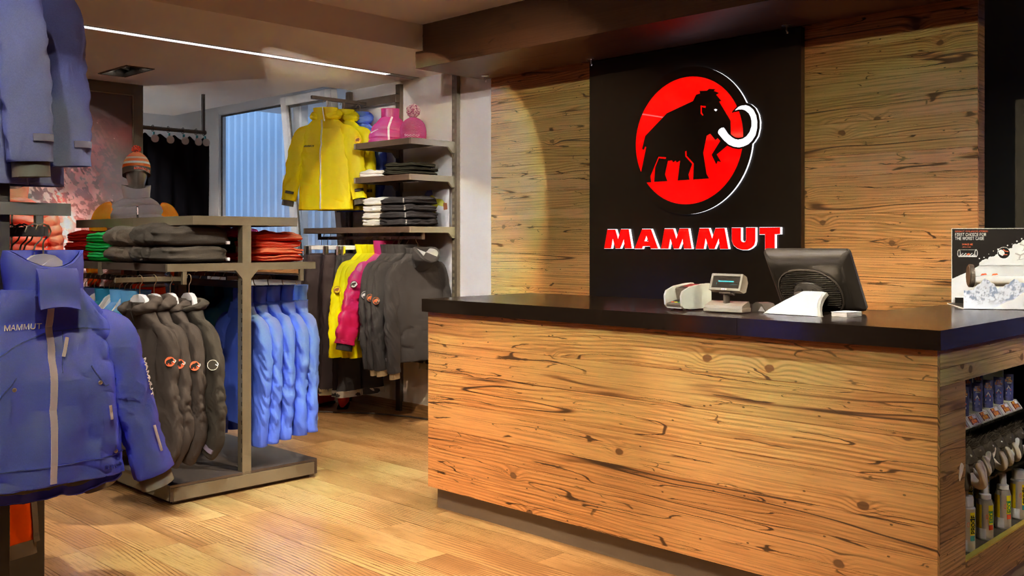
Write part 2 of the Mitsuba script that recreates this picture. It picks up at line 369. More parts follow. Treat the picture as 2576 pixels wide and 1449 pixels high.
ZL, ZU = 2.675, 2.852
hx0, hx1, hy0, hy1 = -7.58, -7.08, 3.15, 3.37
ceil = [bx(-9.7, hx0, -4.2, 4.75, ZL, ZU), bx(hx1, -6.88, -4.2, 4.75, ZL, ZU), bx(hx0, hx1, -4.2, hy0, ZL, ZU), bx(hx0, hx1, hy1, 4.75, ZL, ZU),
        bx(-6.88, -5.10, -4.2, 5.03, ZL, ZU)]
struct('ceiling', cat(*ceil), 'ceiling_paint', label='low painted ceiling over the clothes racks')
struct('ceiling_upper', bx(-9.8, 3.8, -4.3, 6.6, ZU, ZU+0.12), 'upper_paint', label='higher ceiling panel beside the dark beam')
struct('wall_back', bx(-6.88, -1.76, 5.03, 5.09, 0, ZU), 'plaster', label='white rough plaster wall behind the wall shelves')
struct('wall_back_dark', bx(-3.0, 3.7, 6.3, 6.4, 0, ZU), 'dark_wall', label='dark wall behind the wood panelled partition')
struct('wall_unseen_side', bx(-3.1, -3.0, 5.09, 6.4, 0, ZU), 'dark_wall')  # unseen closing wall, keeps sky light out of the back room
struct('wall_right', bx(3.6, 3.7, -4.2, 6.5, 0, ZU), 'rear_paint')
struct('wall_front', bx(-9.7, 3.7, -4.2, -4.1, 0, ZU), 'rear_paint')
struct('wall_left', bx(-9.7, -9.55, -4.2, 5.2, 0, ZU), 'white_paint', label='pale wall of the fitting room behind the curtain')
struct('wall_window', cat(bx(-9.55, -6.88, 5.06, 5.20, 0, 1.09), bx(-9.55, -9.29, 5.06, 5.20, 1.09, ZU), bx(-9.29, -6.90, 5.05, 5.20, 2.78, ZU+0.1), bx(-6.93, -6.88, 5.03, 5.20, 0, ZU), bx(-9.55, -6.88, 4.74, 4.75, 2.86, 2.97)), 'white_paint', label='pale wall around the shop window')
m, uv = plank(-9.3, -6.93, 4.94, 5.10, 1.085, 1.12)
struct('trim_1', m, 'pine', uv=uv, label='wooden window sill')
m, uv = plank(-6.88, -5.12, 5.018, 5.03, 0, 0.075)
struct('baseboard_back', m, 'oak_floor', uv=uv, label='oak skirting board below the white plaster wall')
# dark wooden beam
m1, u1 = plank(-5.175, 3.6, 4.333, 4.97, 2.56, 2.674, ids=31)
m2, u2 = plank(-5.099, 3.6, 4.333, 4.97, 2.674, ZU, ids=57)
struct('beam', cat(m1, m2), 'beam_wood', uv=np.vstack([u1, u2]), label='dark stained wooden beam running above the sign')
m, uv = plank(-5.12, -1.70, 4.985, 5.03, 2.585, ZU)
struct('trim_2', m, 'beam_wood', uv=uv, label='dark board closing the gap above the sign')
# wood panelled wall
struct('wall_wood', bx(-5.108, -1.724, 5.014, 5.03, 0, 2.585), 'slab', label='wall panelled with old pine boards behind the sign')
rz = rows(0.0, 2.585, 0.065, 0.135, rnd)
XW0, XW1 = -5.112, -1.708
for a, b in zip(rz[:-1], rz[1:]):
    cuts = [XW0, rnd.uniform(-4.0, -2.75), XW1]
    for p, q in zip(cuts[:-1], cuts[1:]):
        m, uv = plank(p+0.0004, q-0.0004, 4.998 + rnd.uniform(0, 0.0015), 5.014, a+0.0006, b-0.0006)
        part('wall_wood', 'board', m, 'pine', uv=uv)
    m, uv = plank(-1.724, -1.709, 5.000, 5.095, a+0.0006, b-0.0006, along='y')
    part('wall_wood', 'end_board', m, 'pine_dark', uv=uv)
# window: fixed pane on the left, tilted sash on the right, corrugated facade across the lane
def frame_xz(x0, x1, z0, z1, w, y0, y1, c=0.004):
    return cat(cbx(x0, x0+w, y0, y1, z0, z1, c), cbx(x1-w, x1, y0, y1, z0, z1, c), cbx(x0+w, x1-w, y0, y1, z0, z0+w, c), cbx(x0+w, x1-w, y0, y1, z1-w, z1, c))
w1 = fresh('window_1')
labels[w1] = {'kind': 'structure', 'label': 'large fixed window pane in a white frame'}
part(w1, 'frame', frame_xz(-9.29, -7.70, 1.12, 2.78, 0.105, 5.055, 5.13), 'white_frame')
part(w1, 'gasket', frame_xz(-9.188, -7.802, 1.222, 2.678, 0.022, 5.085, 5.095, 0.001), 'rack_black')
part(w1, 'pane', bx(-9.185, -7.805, 5.089, 5.091, 1.225, 2.675), 'pane_glass')
w2 = fresh('window_2')
labels[w2] = {'kind': 'structure', 'label': 'window sash tilted into the room in a white frame'}
part(w2, 'frame', frame_xz(-7.70, -6.93, 1.12, 2.78, 0.035, 5.055, 5.13), 'white_frame')
TW = T().translate([0, 5.06, 1.14]).rotate([1, 0, 0], 5.6)
part(w2, 'sash', frame_xz(-7.735, -6.945, 0.0, 1.56, 0.085, -0.04, 0.03), 'white_frame', M=TW)
part(w2, 'gasket', frame_xz(-7.652, -7.028, 0.083, 1.477, 0.024, -0.012, -0.004, 0.001), 'rack_black', M=TW)
part(w2, 'pane', bx(-7.65, -7.03, -0.009, -0.007, 0.085, 1.475), 'pane_glass', M=TW)
hd = tube([(-7.70, -0.055, 0.84), (-7.70, -0.085, 0.84), (-7.705, -0.09, 0.80), (-7.72, -0.088, 0.74), (-7.72, -0.085, 0.70)], [.011, .011, .012, .011, .009], 10)
part(w2, 'handle', hd, 'white_plastic', 40, M=TW, label='white window handle')
xs = np.linspace(-13.5, -5.5, 240*4+1)
prof = 0.030*np.clip(np.sin(xs*2*PI/0.165)*1.8, -1, 1)
pts = [(x, 6.7-p) for x, p in zip(xs, prof)] + [(-5.5, 6.8), (-13.5, 6.8)]
struct('facade', prism_z(pts, -0.3, 3.6), 'facade', label='pale corrugated metal facade seen through the window')
struct('pavement', bx(-14, -3.2, 5.21, 6.8, -0.3, -0.2), 'concrete')  # unseen ground outside, kept pale to bounce sky light onto the ceiling
# poster wall with a framed mountain photograph
def poster(p, n, uv):
    x, z = uv.x, uv.y                       # metres on the panel
    ridge = 2.20 - dr.abs(x-3.08)*dr.select(x > 3.08, 1.55, 0.75) + (noise(x*9, 3.0, 1.0)-0.5)*0.22 + (noise(x*30, 5.0, 1.0)-0.5)*0.07
    rock = smoothstep(-0.01, 0.03, ridge - z)
    tex = fbm(x*24 + z*12, z*30 - x*9, 2.0, 4)
    strat = fbm(x*44 + z*26, z*16 + x*8, 5.0, 3)
    snow = smoothstep(0.46, 0.56, tex*0.55 + strat*0.45)
    base = mix((0.030, 0.020, 0.022), (0.30, 0.20, 0.21), snow)
    leftz = smoothstep(3.15, 2.75, x)
    base = mix(base, mix((0.05, 0.04, 0.035), (0.50, 0.40, 0.36), snow), leftz*0.8)
    sky = mix((0.022, 0.020, 0.026), (0.075, 0.052, 0.055), smoothstep(2.5, 1.7, z))
    ray = x*0.55 - (z - 1.98)
    beam_ = dr.exp(-dr.square((ray - 1.70 + fbm(x*4, z*4, 1., 2)*0.14)*10)) + 0.6*dr.exp(-dr.square((ray - 1.40)*9))
    sky = sky + mi.Color3f(0.16, 0.012, 0.008)*beam_*smoothstep(2.9, 3.2, x)*smoothstep(2.45, 2.0, z)
    star = voronoi(x*11 + z*6, z*7)
    sky = sky + mi.Color3f(0.30, 0.28, 0.22)*dr.select((star[0] < 0.03) & (star[2] > 0.7), 1.0, 0.0)
    c = mix(sky, base, rock)
    gx = 2.990 + 0.035*dr.sin(z*5.2 + 0.6) + 0.03*(noise(z*6, 2.0, 9.0) - 0.5)
    near = dr.exp(-dr.square((x-gx)*7.5))*smoothstep(2.05, 1.95, z)
    glow1 = dr.exp(-(dr.square((x-3.13)*4.2) + dr.square((z-1.95)*3.6)))
    glow2 = dr.exp(-(dr.square((x-3.03)*6.0) + dr.square((z-1.50)*5.5)))
    glow3 = dr.exp(-(dr.square((x-3.22)*8.0) + dr.square((z-1.62)*7.0)))
    c = c*(1 + 1.4*near) + mi.Color3f(0.62, 0.045, 0.025)*(near*0.28 + glow1*0.55*(0.3+0.7*snow) + glow2*0.75 + glow3*0.18)
    cell = dr.floor(z/0.052); zc = (cell + 0.5 + (cell_rand(cell, 3, 3)-0.5)*0.5)*0.052
    dd = dr.square(x-gx-0.02*(cell_rand(cell, 7, 2)-0.5)) + dr.square(z-zc)
    on = dr.select((cell_rand(cell, 1, 8) > 0.22) & (z < 2.05) & (z > 1.15), 1.0, 0.0)
    c = c + mi.Color3f(0.95, 0.62, 0.5)*dr.exp(-dd*9000)*on + mi.Color3f(0.75, 0.06, 0.03)*dr.exp(-dd*1000)*on*0.8
    c = c + mi.Color3f(0.9, 0.55, 0.42)*dr.exp(-(dr.square((x-3.05)*22)+dr.square((z-1.50)*14)))
    return mi.Color3f(dr.clip(c.x, 0, 0.95), dr.clip(c.y, 0, 0.95), dr.clip(c.z, 0, 0.95))
mat('poster_print', proc(poster), 0.5, 0.3)
struct('wall_poster', bx(-7.98, -7.90, -1.0, 3.66, 0, ZL), 'dark_wall', label='dark panel wall carrying the mountain poster')
k = thing('mountain_poster', 'large framed night mountain photograph lit red behind the mannequins', 'poster')
V = np.array([(-7.888, 1.4, 0.55), (-7.888, 3.562, 0.55), (-7.888, 3.562, 2.575), (-7.888, 1.4, 2.575)])
part(k, 'print', trimesh.Trimesh(V, [(0, 1, 2), (0, 2, 3)], process=False), 'poster_print', uv=V[:, 1:3])
part(k, 'frame', cat(bx(-7.8995, -7.882, 3.562, 3.570, 0.54, 2.583), bx(-7.8995, -7.882, 1.39, 3.570, 2.575, 2.583), bx(-7.8995, -7.882, 1.392, 1.40, 0.54, 2.583), bx(-7.8995, -7.882, 1.39, 3.57, 0.54, 0.55), bx(-7.8995, -7.889, 1.4, 3.562, 0.55, 2.575)), 'rack_grey')
# fitting room curtain
k = thing('curtain_rod', 'dark curtain rod of the fitting room hung from the ceiling', 'curtain rod')
part(k, 'rod', tube([(-8.0, 3.62, 2.338), (-8.0, 4.28, 2.338)], 0.017, 12), 'rack_black', 40)
part(k, 'hanger_post', bx(-8.012, -7.988, 4.243, 4.267, 2.35, ZL), 'rack_black')
ys = np.linspace(3.64, 4.305, 120); R = []
for z in np.linspace(2.275, 0.03, 24):
    f = 0.35 + 0.65*(2.275-z)/2.2
    R.append(np.stack([-8.0 + 0.035*np.sin(ys*2*PI/0.135 + 0.5*np.sin(z*1.3))*f + 0.01*np.sin(ys*31), ys - 0.02*f*np.sin(z*2)*(ys > 4.2), np.full(120, z) - 0.02*np.cos((ys-3.79)*2*PI/0.135)*(f < .4)], 1))
k = thing('curtain', 'black fitting room curtain hanging on clear discs', 'curtain')
put(k, loft(np.array(R), False, False), 'curtain_black', True)
for i, y in enumerate((3.790, 3.929, 4.064, 4.187, 4.262)):
    k = thing('curtain_ring', ('clear disc clip of the curtain nearest the poster wall', 'clear curtain disc clip second from the poster wall', 'clear curtain disc clip in the middle of the five', 'clear curtain disc clip beside the last one', 'clear curtain disc clip at the free end of the curtain')[i], 'curtain ring', 'disc clips holding the curtain')
    rg = [(-8.0+0.026*math.cos(a), y, 2.338+0.026*math.sin(a)) for a in np.linspace(0, 2*PI, 20)]
    part(k, 'ring', tube(rg, 0.003, 6, False), 'rack_black', True)
    part(k, 'clamp', cbx(-7.992, -7.972, y-0.007, y+0.007, 2.275, 2.305, 0.002), 'teal')
    part(k, 'disc', moved(trimesh.creation.cylinder(0.034, 0.006, sections=24), -7.956, y, 2.247, ry=90), 'hanger_clear', 40)
# ceiling lights
k = thing('ceiling_strip_light', 'long white light strip recessed in the low ceiling', 'strip light')
part(k, 'profile', cat(bx(-6.030, -6.024, 1.2, 5.02, ZL-0.006, ZL-0.0005), bx(-5.956, -5.950, 1.2, 5.02, ZL-0.006, ZL-0.0005), bx(-6.024, -5.956, 4.74, 5.02, ZL-0.003, ZL-0.0005)), 'silver_plastic')
scene[k+'__diffuser'] = {**ply(bx(-6.024, -5.956, 1.2, 4.74, ZL-0.005, ZL-0.0005), 'white_plastic'), 'emitter': glow((3.2, 3.1, 3.0))}
k = thing('recessed_spotlight', 'twin recessed square spotlight in the ceiling above the mannequin', 'ceiling light')
part(k, 'frame', cat(bx(hx0, hx1, hy0, hy0+.018, ZL-.006, ZL+.02), bx(hx0, hx1, hy1-.018, hy1, ZL-.006, ZL+.02), bx(hx0, hx0+.018, hy0+.018, hy1-.018, ZL-.006, ZL+.02), bx(hx1-.018, hx1, hy0+.018, hy1-.018, ZL-.006, ZL+.02)), 'rack_brown')
part(k, 'housing', cat(bx(hx0+.001, hx1-.001, hy0+.001, hy0+.004, ZL+.02, ZL+.17), bx(hx0+.001, hx1-.001, hy1-.004, hy1-.001, ZL+.02, ZL+.17), bx(hx0+.001, hx0+.004, hy0, hy1, ZL+.02, ZL+.17), bx(hx1-.004, hx1-.001, hy0, hy1, ZL+.02, ZL+.17), bx(hx0, hx1, hy0, hy1, ZL+.168, ZL+.172)), 'gloss_black')
for i, cx in enumerate((-7.45, -7.21)):
    dsk = lathe([(0.02, 0.0), (0.075, 0.0), (0.085, -0.02), (0.088, -0.02), (0.08, 0.012), (0.02, 0.03)], 24)
    lk = part(k, 'lamp', dsk, 'chrome', 40, M=pose(cx, 3.26, ZL+0.075, 0, 18*(1 if i else -1), 12))
    kk = fresh(lk + '__lens')
    scene[kk] = {**ply(trimesh.creation.cylinder(0.060, 0.004, sections=24), 'white_plastic'), 'to_world': pose(cx, 3.26, ZL+0.07, 0, 18*(1 if i else -1), 12), 'emitter': glow((6, 5.4, 4.4))}

k = thing('ceiling_strip_light', 'second white light strip on the ceiling behind the camera', 'strip light')  # added out of view as soft frontal fill
scene[k+'__diffuser'] = {**ply(bx(-6.0, 1.5, -0.9, -0.8, ZL-0.012, ZL-0.002) if 0 else bx(-4.9, 1.5, -0.9, -0.78, ZU-0.012, ZU-0.002), 'white_plastic'), 'emitter': glow((2.4, 1.95, 1.4))}
k = thing('unseen_uplight', 'white ceiling uplight trough hung behind the camera', 'ceiling light')  # out of view, placed to throw light up onto both ceilings
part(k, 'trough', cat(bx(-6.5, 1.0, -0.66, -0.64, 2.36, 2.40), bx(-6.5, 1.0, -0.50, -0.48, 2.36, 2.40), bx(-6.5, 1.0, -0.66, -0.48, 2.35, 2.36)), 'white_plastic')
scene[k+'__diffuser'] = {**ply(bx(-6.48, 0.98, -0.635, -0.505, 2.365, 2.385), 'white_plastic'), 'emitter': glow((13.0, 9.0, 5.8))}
k = thing('unseen_blue_banner', 'blue cloth banner on the dark wall outside the picture on the right', 'banner')  # out of view, placed to give the worktop side its blue reflection
put(k, cbx(-0.95, 0.9, 6.285, 6.295, 0.5, 2.3, 0.001), 'unseen_banner_blue')

# ---------------------------------------------------------------- sales counter
k = 'sales_counter'; USED[k] = 0
labels[k] = {'label': 'long sales counter clad in old pine with a black top', 'category': 'counter'}
part(k, 'carcass', cat(bx(-3.79, -1.73, 3.294, 3.31, 0.11, 1.006), bx(-3.79, -3.77, 3.31, 4.03, 0.11, 1.006), bx(-1.765, -1.735, 3.31, 4.9, 0.11, 1.006), bx(-1.735, -1.266, 3.31, 3.52, .11, 1.006), bx(-1.735, -1.266, 3.52, 4.96, 0.11, 0.242), bx(-1.735, -1.266, 3.52, 4.96, 0.895, 1.006), bx(-1.735, -1.266, 4.94, 4.96, 0.242, 0.895)), 'black_inside', label='black inside of the counter shelf')
part(k, 'plinth', cat(bx(-3.784, -1.30, 3.316, 3.34, 0, 0.112), bx(-3.784, -3.75, 3.34, 4.0, 0, 0.112), bx(-1.32, -1.30, 3.34, 4.9, 0, 0.112)), 'plinth_grey', label='brown grey plinth set back below the counter')
rz = rows(0.11, 1.0068, 0.075, 0.150, rnd)
for a, b in zip(rz[:-1], rz[1:]):
    cuts = [-3.812, -1.2455]
    for p, q in zip(cuts[:-1], cuts[1:]):
        m, uv = plank(p+0.0004, q-0.0004, 3.275 + rnd.uniform(0, 0.0012), 3.294, a+0.0005, b-0.0005)
        part(k, 'front_board', m, 'pine', uv=uv)
    m, uv = plank(-3.812, -3.79, 3.295, 4.03, a+0.0005, b-0.0005, along='y'); part(k, 'end_board', m, 'pine', uv=uv)
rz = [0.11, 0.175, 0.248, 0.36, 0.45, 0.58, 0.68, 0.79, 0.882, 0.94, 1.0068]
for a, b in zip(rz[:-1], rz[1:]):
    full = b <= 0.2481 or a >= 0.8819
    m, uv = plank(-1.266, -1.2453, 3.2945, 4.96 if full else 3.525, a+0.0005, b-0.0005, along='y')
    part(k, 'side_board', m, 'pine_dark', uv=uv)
part(k, 'shelf_edge', bx(-1.268, -1.2455, 3.526, 4.94, 0.2482, 0.2535), 'yellow_edge', label='raw yellow wooden edge of the lower shelf')
sx = -1.985
for a, b in ((-3.832, sx-0.0006), (sx+0.0006, -1.226)):
    pts = [(a, 3.25), (b, 3.25), (b, 4.07), (a, 4.07)] if b < -1.5 else [(a, 3.25), (b, 3.25), (b, 4.985), (-1.70, 4.985), (-1.765, 4.07), (a, 4.07)]
    part(k, 'worktop', prism_z(pts, 1.0075, 1.0735), 'worktop', label='black worktop of the counter')
for z in (0.690, 0.481):
    kk = thing('glass_shelf', 'upper glass shelf inside the counter carrying sun cream' if z > .6 else 'lower glass shelf inside the counter carrying plush mammoths', 'glass shelf')
    put(kk, bx(-1.715, -1.262, 3.53, 4.935, z, z+0.010), 'shelf_glass')

# ---------------------------------------------------------------- the lit sign
MAMMOTH= [(-3.6666, 2.0273), (-3.5027, 2.1544), (-3.3131, 2.21), (-3.2915, 2.2454), (-3.2633, 2.2497), (-3.2672, 2.2657), (-3.2145, 2.2615), (-3.2014, 2.2706), (-3.1571, 2.2638), (-3.167, 2.2544), (-3.1317, 2.2388), (-3.1518, 2.2305), (-3.1159, 2.1909), (-3.1314, 2.1883), (-3.0544, 2.0691), (-3.0529, 1.9851), (-3.0403, 1.9664), (-3.0737, 1.9275), (-3.148, 1.8795), (-3.1178, 1.833), (-3.1412, 1.8399), (-3.1507, 1.8202), (-3.183, 1.8794), (-3.1242, 1.9571), (-3.1412, 1.9746), (-3.1564, 1.9643), (-3.1926, 2.0048), (-3.2168, 1.9945), (-3.2408, 1.8946), (-3.2176, 1.768), (-3.2003, 1.7409), (-3.3119, 1.7394), (-3.308, 1.8357), (-3.3587, 1.8855), (-3.3595, 1.914), (-3.3687, 1.9129), (-3.3675, 1.881), (-3.3182, 1.833), (-3.3448, 1.7716), (-3.338, 1.7395), (-3.4238, 1.7387), (-3.406, 1.8588), (-3.4311, 1.8478), (-3.4372, 1.86), (-3.4567, 1.8503), (-3.4645, 1.8633), (-3.4944, 1.8627), (-3.5163, 1.7794), (-3.4985, 1.7383), (-3.5986, 1.7379), (-3.5902, 1.8277), (-3.5621, 1.8828), (-3.513, 1.8747), (-3.5076, 1.8846), (-3.565, 1.8922), (-3.6261, 1.7744), (-3.6202, 1.7368), (-3.6538, 1.7369), (-3.7205, 1.723), (-3.7685, 1.8128), (-3.698, 1.8064), (-3.6589, 1.958), (-3.6666, 1.962), (-3.6774, 1.9419), (-3.6911, 1.9488)]
EAR= [(-3.2594, 2.1781), (-3.223, 2.1712), (-3.2253, 2.1599), (-3.2505, 2.1673), (-3.2505, 2.1359), (-3.2396, 2.119), (-3.2446, 2.1162), (-3.2594, 2.1301)]
EYE= [(-3.1659, 2.1443), (-3.1556, 2.1483), (-3.1442, 2.1423), (-3.1545, 2.1334)]
TUSK= [(-3.0237, 2.1269), (-3.0036, 2.1433), (-2.9817, 2.1501), (-2.9527, 2.1495), (-2.9311, 2.141), (-2.906, 2.1195), (-2.8882, 2.0862), (-2.8804, 2.0476), (-2.8818, 2.0129), (-2.8918, 1.9733), (-2.9132, 1.9448), (-2.9383, 1.9244), (-2.9708, 1.9139), (-2.9999, 1.9105), (-3.0329, 1.9172), (-3.0662, 1.9318), (-3.0998, 1.9602), (-3.128, 1.9915), (-3.1385, 2.0048), (-3.1367, 2.016), (-3.1299, 2.0253), (-3.1129, 2.0336), (-3.0998, 2.0335), (-3.0886, 2.0186), (-3.0699, 1.9929), (-3.044, 1.9715), (-3.0256, 1.9611), (-3.0036, 1.9556), (-2.9744, 1.9583), (-2.9491, 1.9707), (-2.9293, 1.993), (-2.9167, 2.0253), (-2.916, 2.0538), (-2.9221, 2.0798), (-2.9347, 2.1016), (-2.9563, 2.1195), (-2.9781, 2.128), (-2.9999, 2.1301)]
TIP= [(-3.044, 2.115), (-3.0385, 2.1257), (-3.0036, 2.1449), (-3.0036, 2.1288)]
LETTERS={
'M1': [(-3.968, 1.4465), (-3.9056, 1.4459), (-3.882, 1.383), (-3.8586, 1.4469), (-3.7977, 1.4463), (-3.7724, 1.3245), (-3.8266, 1.3242), (-3.8353, 1.3852), (-3.8662, 1.3241), (-3.9015, 1.3239), (-3.9251, 1.3901), (-3.94, 1.3238), (-3.9951, 1.3236)] ,
'A': [(-3.6912, 1.4461), (-3.6242, 1.4455), (-3.5691, 1.3244), (-3.6242, 1.3242), (-3.6308, 1.3395), (-3.6867, 1.3393), (-3.6923, 1.3239), (-3.7489, 1.3236)] ,
'Ah': [(-3.6587, 1.406), (-3.642, 1.3697), (-3.6743, 1.3698)] ,
'M2': [(-3.5202, 1.4467), (-3.4569, 1.446), (-3.4335, 1.3827), (-3.4097, 1.4469), (-3.348, 1.4463), (-3.3237, 1.325), (-3.3782, 1.3247), (-3.3882, 1.3861), (-3.416, 1.3246), (-3.4521, 1.3244), (-3.4782, 1.3886), (-3.4922, 1.3243), (-3.5462, 1.324)] ,
'M3': [(-3.2673, 1.4471), (-3.2041, 1.4465), (-3.1801, 1.3833), (-3.1567, 1.446), (-3.0962, 1.4462), (-3.0704, 1.3252), (-3.1256, 1.3249), (-3.1345, 1.3875), (-3.1642, 1.3248), (-3.2001, 1.3246), (-3.2252, 1.3899), (-3.2388, 1.3245), (-3.2948, 1.3242)] ,
'U': [(-3.0467, 1.4474), (-2.9877, 1.4467), (-2.9877, 1.3765), (-2.9806, 1.3661), (-2.9664, 1.3631), (-2.9569, 1.3673), (-2.9536, 1.3764), (-2.9536, 1.4472), (-2.8937, 1.4465), (-2.8937, 1.3722), (-2.9007, 1.3474), (-2.9194, 1.3308), (-2.9452, 1.3203), (-2.9782, 1.3202), (-3.0116, 1.3296), (-3.0356, 1.3472), (-3.0467, 1.3724)] ,
'T': [(-2.866, 1.4471), (-2.738, 1.4465), (-2.738, 1.4092), (-2.7716, 1.4086), (-2.7716, 1.3252), (-2.8315, 1.325), (-2.8315, 1.4082), (-2.866, 1.4084)] ,
}

circle = lambda r: Point(-3.3555, 1.976).buffer(r, 64)
tusk = Polygon(TUSK).buffer(0)
mam = Polygon(MAMMOTH).buffer(0)
outer = unary_union([circle(0.443), tusk.buffer(0.013)])
k = thing('wall_sign', 'black lit sign with red mammoth emblem and red lettering', 'sign')
part(k, 'panel', cbx(-4.138, -2.622, 4.955, 4.995, 0.95, 2.552, 0.001), 'sign_black')
kk = part(k, 'emblem', on_wall(extrude(outer.buffer(0.001), 0.004), 4.937), 'sign_black', label='round black emblem plate')
E2 = {**ply(on_wall(extrude(outer, 0.0175), 4.9548), 'white_plastic'), 'emitter': glow((2.2, 2.2, 2.5))}
scene[k+'__emblem__glowing_edge'] = E2
red = circle(0.3838).difference(mam).difference(tusk.buffer(0.010)).difference(Polygon(TIP).buffer(0.002))
red = unary_union([red, Polygon(EAR).buffer(0)])
def glossy(c): return {'type': 'plastic', 'diffuse_reflectance': rgb(*c), 'int_ior': 1.5}
scene['mat_red_acrylic'] = glossy((0.35, 0.004, 0.004))
scene[k+'__emblem__red_field'] = {**ply(on_wall(extrude(red, 0.0015), 4.9329), 'red_acrylic'), 'emitter': glow((1.05, 0.0, 0.0))}
scene[k+'__emblem__tusk'] = {**ply(on_wall(extrude(tusk, 0.003), 4.9329), 'white_plastic'), 'emitter': glow((2.6, 2.6, 2.9))}
scene[k+'__emblem__eye'] = {**ply(on_wall(extrude(Polygon(EYE), 0.002), 4.9329), 'white_plastic'), 'emitter': glow((2.2, 2.2, 2.4))}
for nm in ('M1', 'A', 'M2', 'M3', 'U', 'T'):
    pg = Polygon(LETTERS[nm], [LETTERS['Ah']] if nm == 'A' else None).buffer(0)
    lk = fresh(k + '__letter')
    labels[lk] = {'label': f'red letter {nm[0]} with white glowing edge'}
    scene[lk] = {**ply(on_wall(extrude(pg, 0.003), 4.935), 'red_acrylic'), 'emitter': glow((1.05, 0.0, 0.0))}
    scene[lk+'__glowing_edge'] = {**ply(on_wall(extrude(pg.buffer(0.0022, join_style=2), 0.0195), 4.9548), 'white_plastic'), 'emitter': glow((2.2, 2.2, 2.5))}
for x, y, w in ((-5.03, 4.86, 'left of the sign above the pine wall'), (-4.08, 4.90, 'above the left top corner of the sign'), (-2.68, 4.90, 'above the right top corner of the sign')):
    kk = thing('ceiling_hook', 'small chrome hook on the beam ' + w, 'hook')
    put(kk, cat(lathe([(0.001, 2.5598), (0.028, 2.5598), (0.028, 2.555), (0.001, 2.551)], 16, x, y), tube([(x, y, 2.553), (x, y, 2.53), (x+.006, y, 2.522), (x+.002, y, 2.514)], 0.005, 8)), 'chrome', 40)
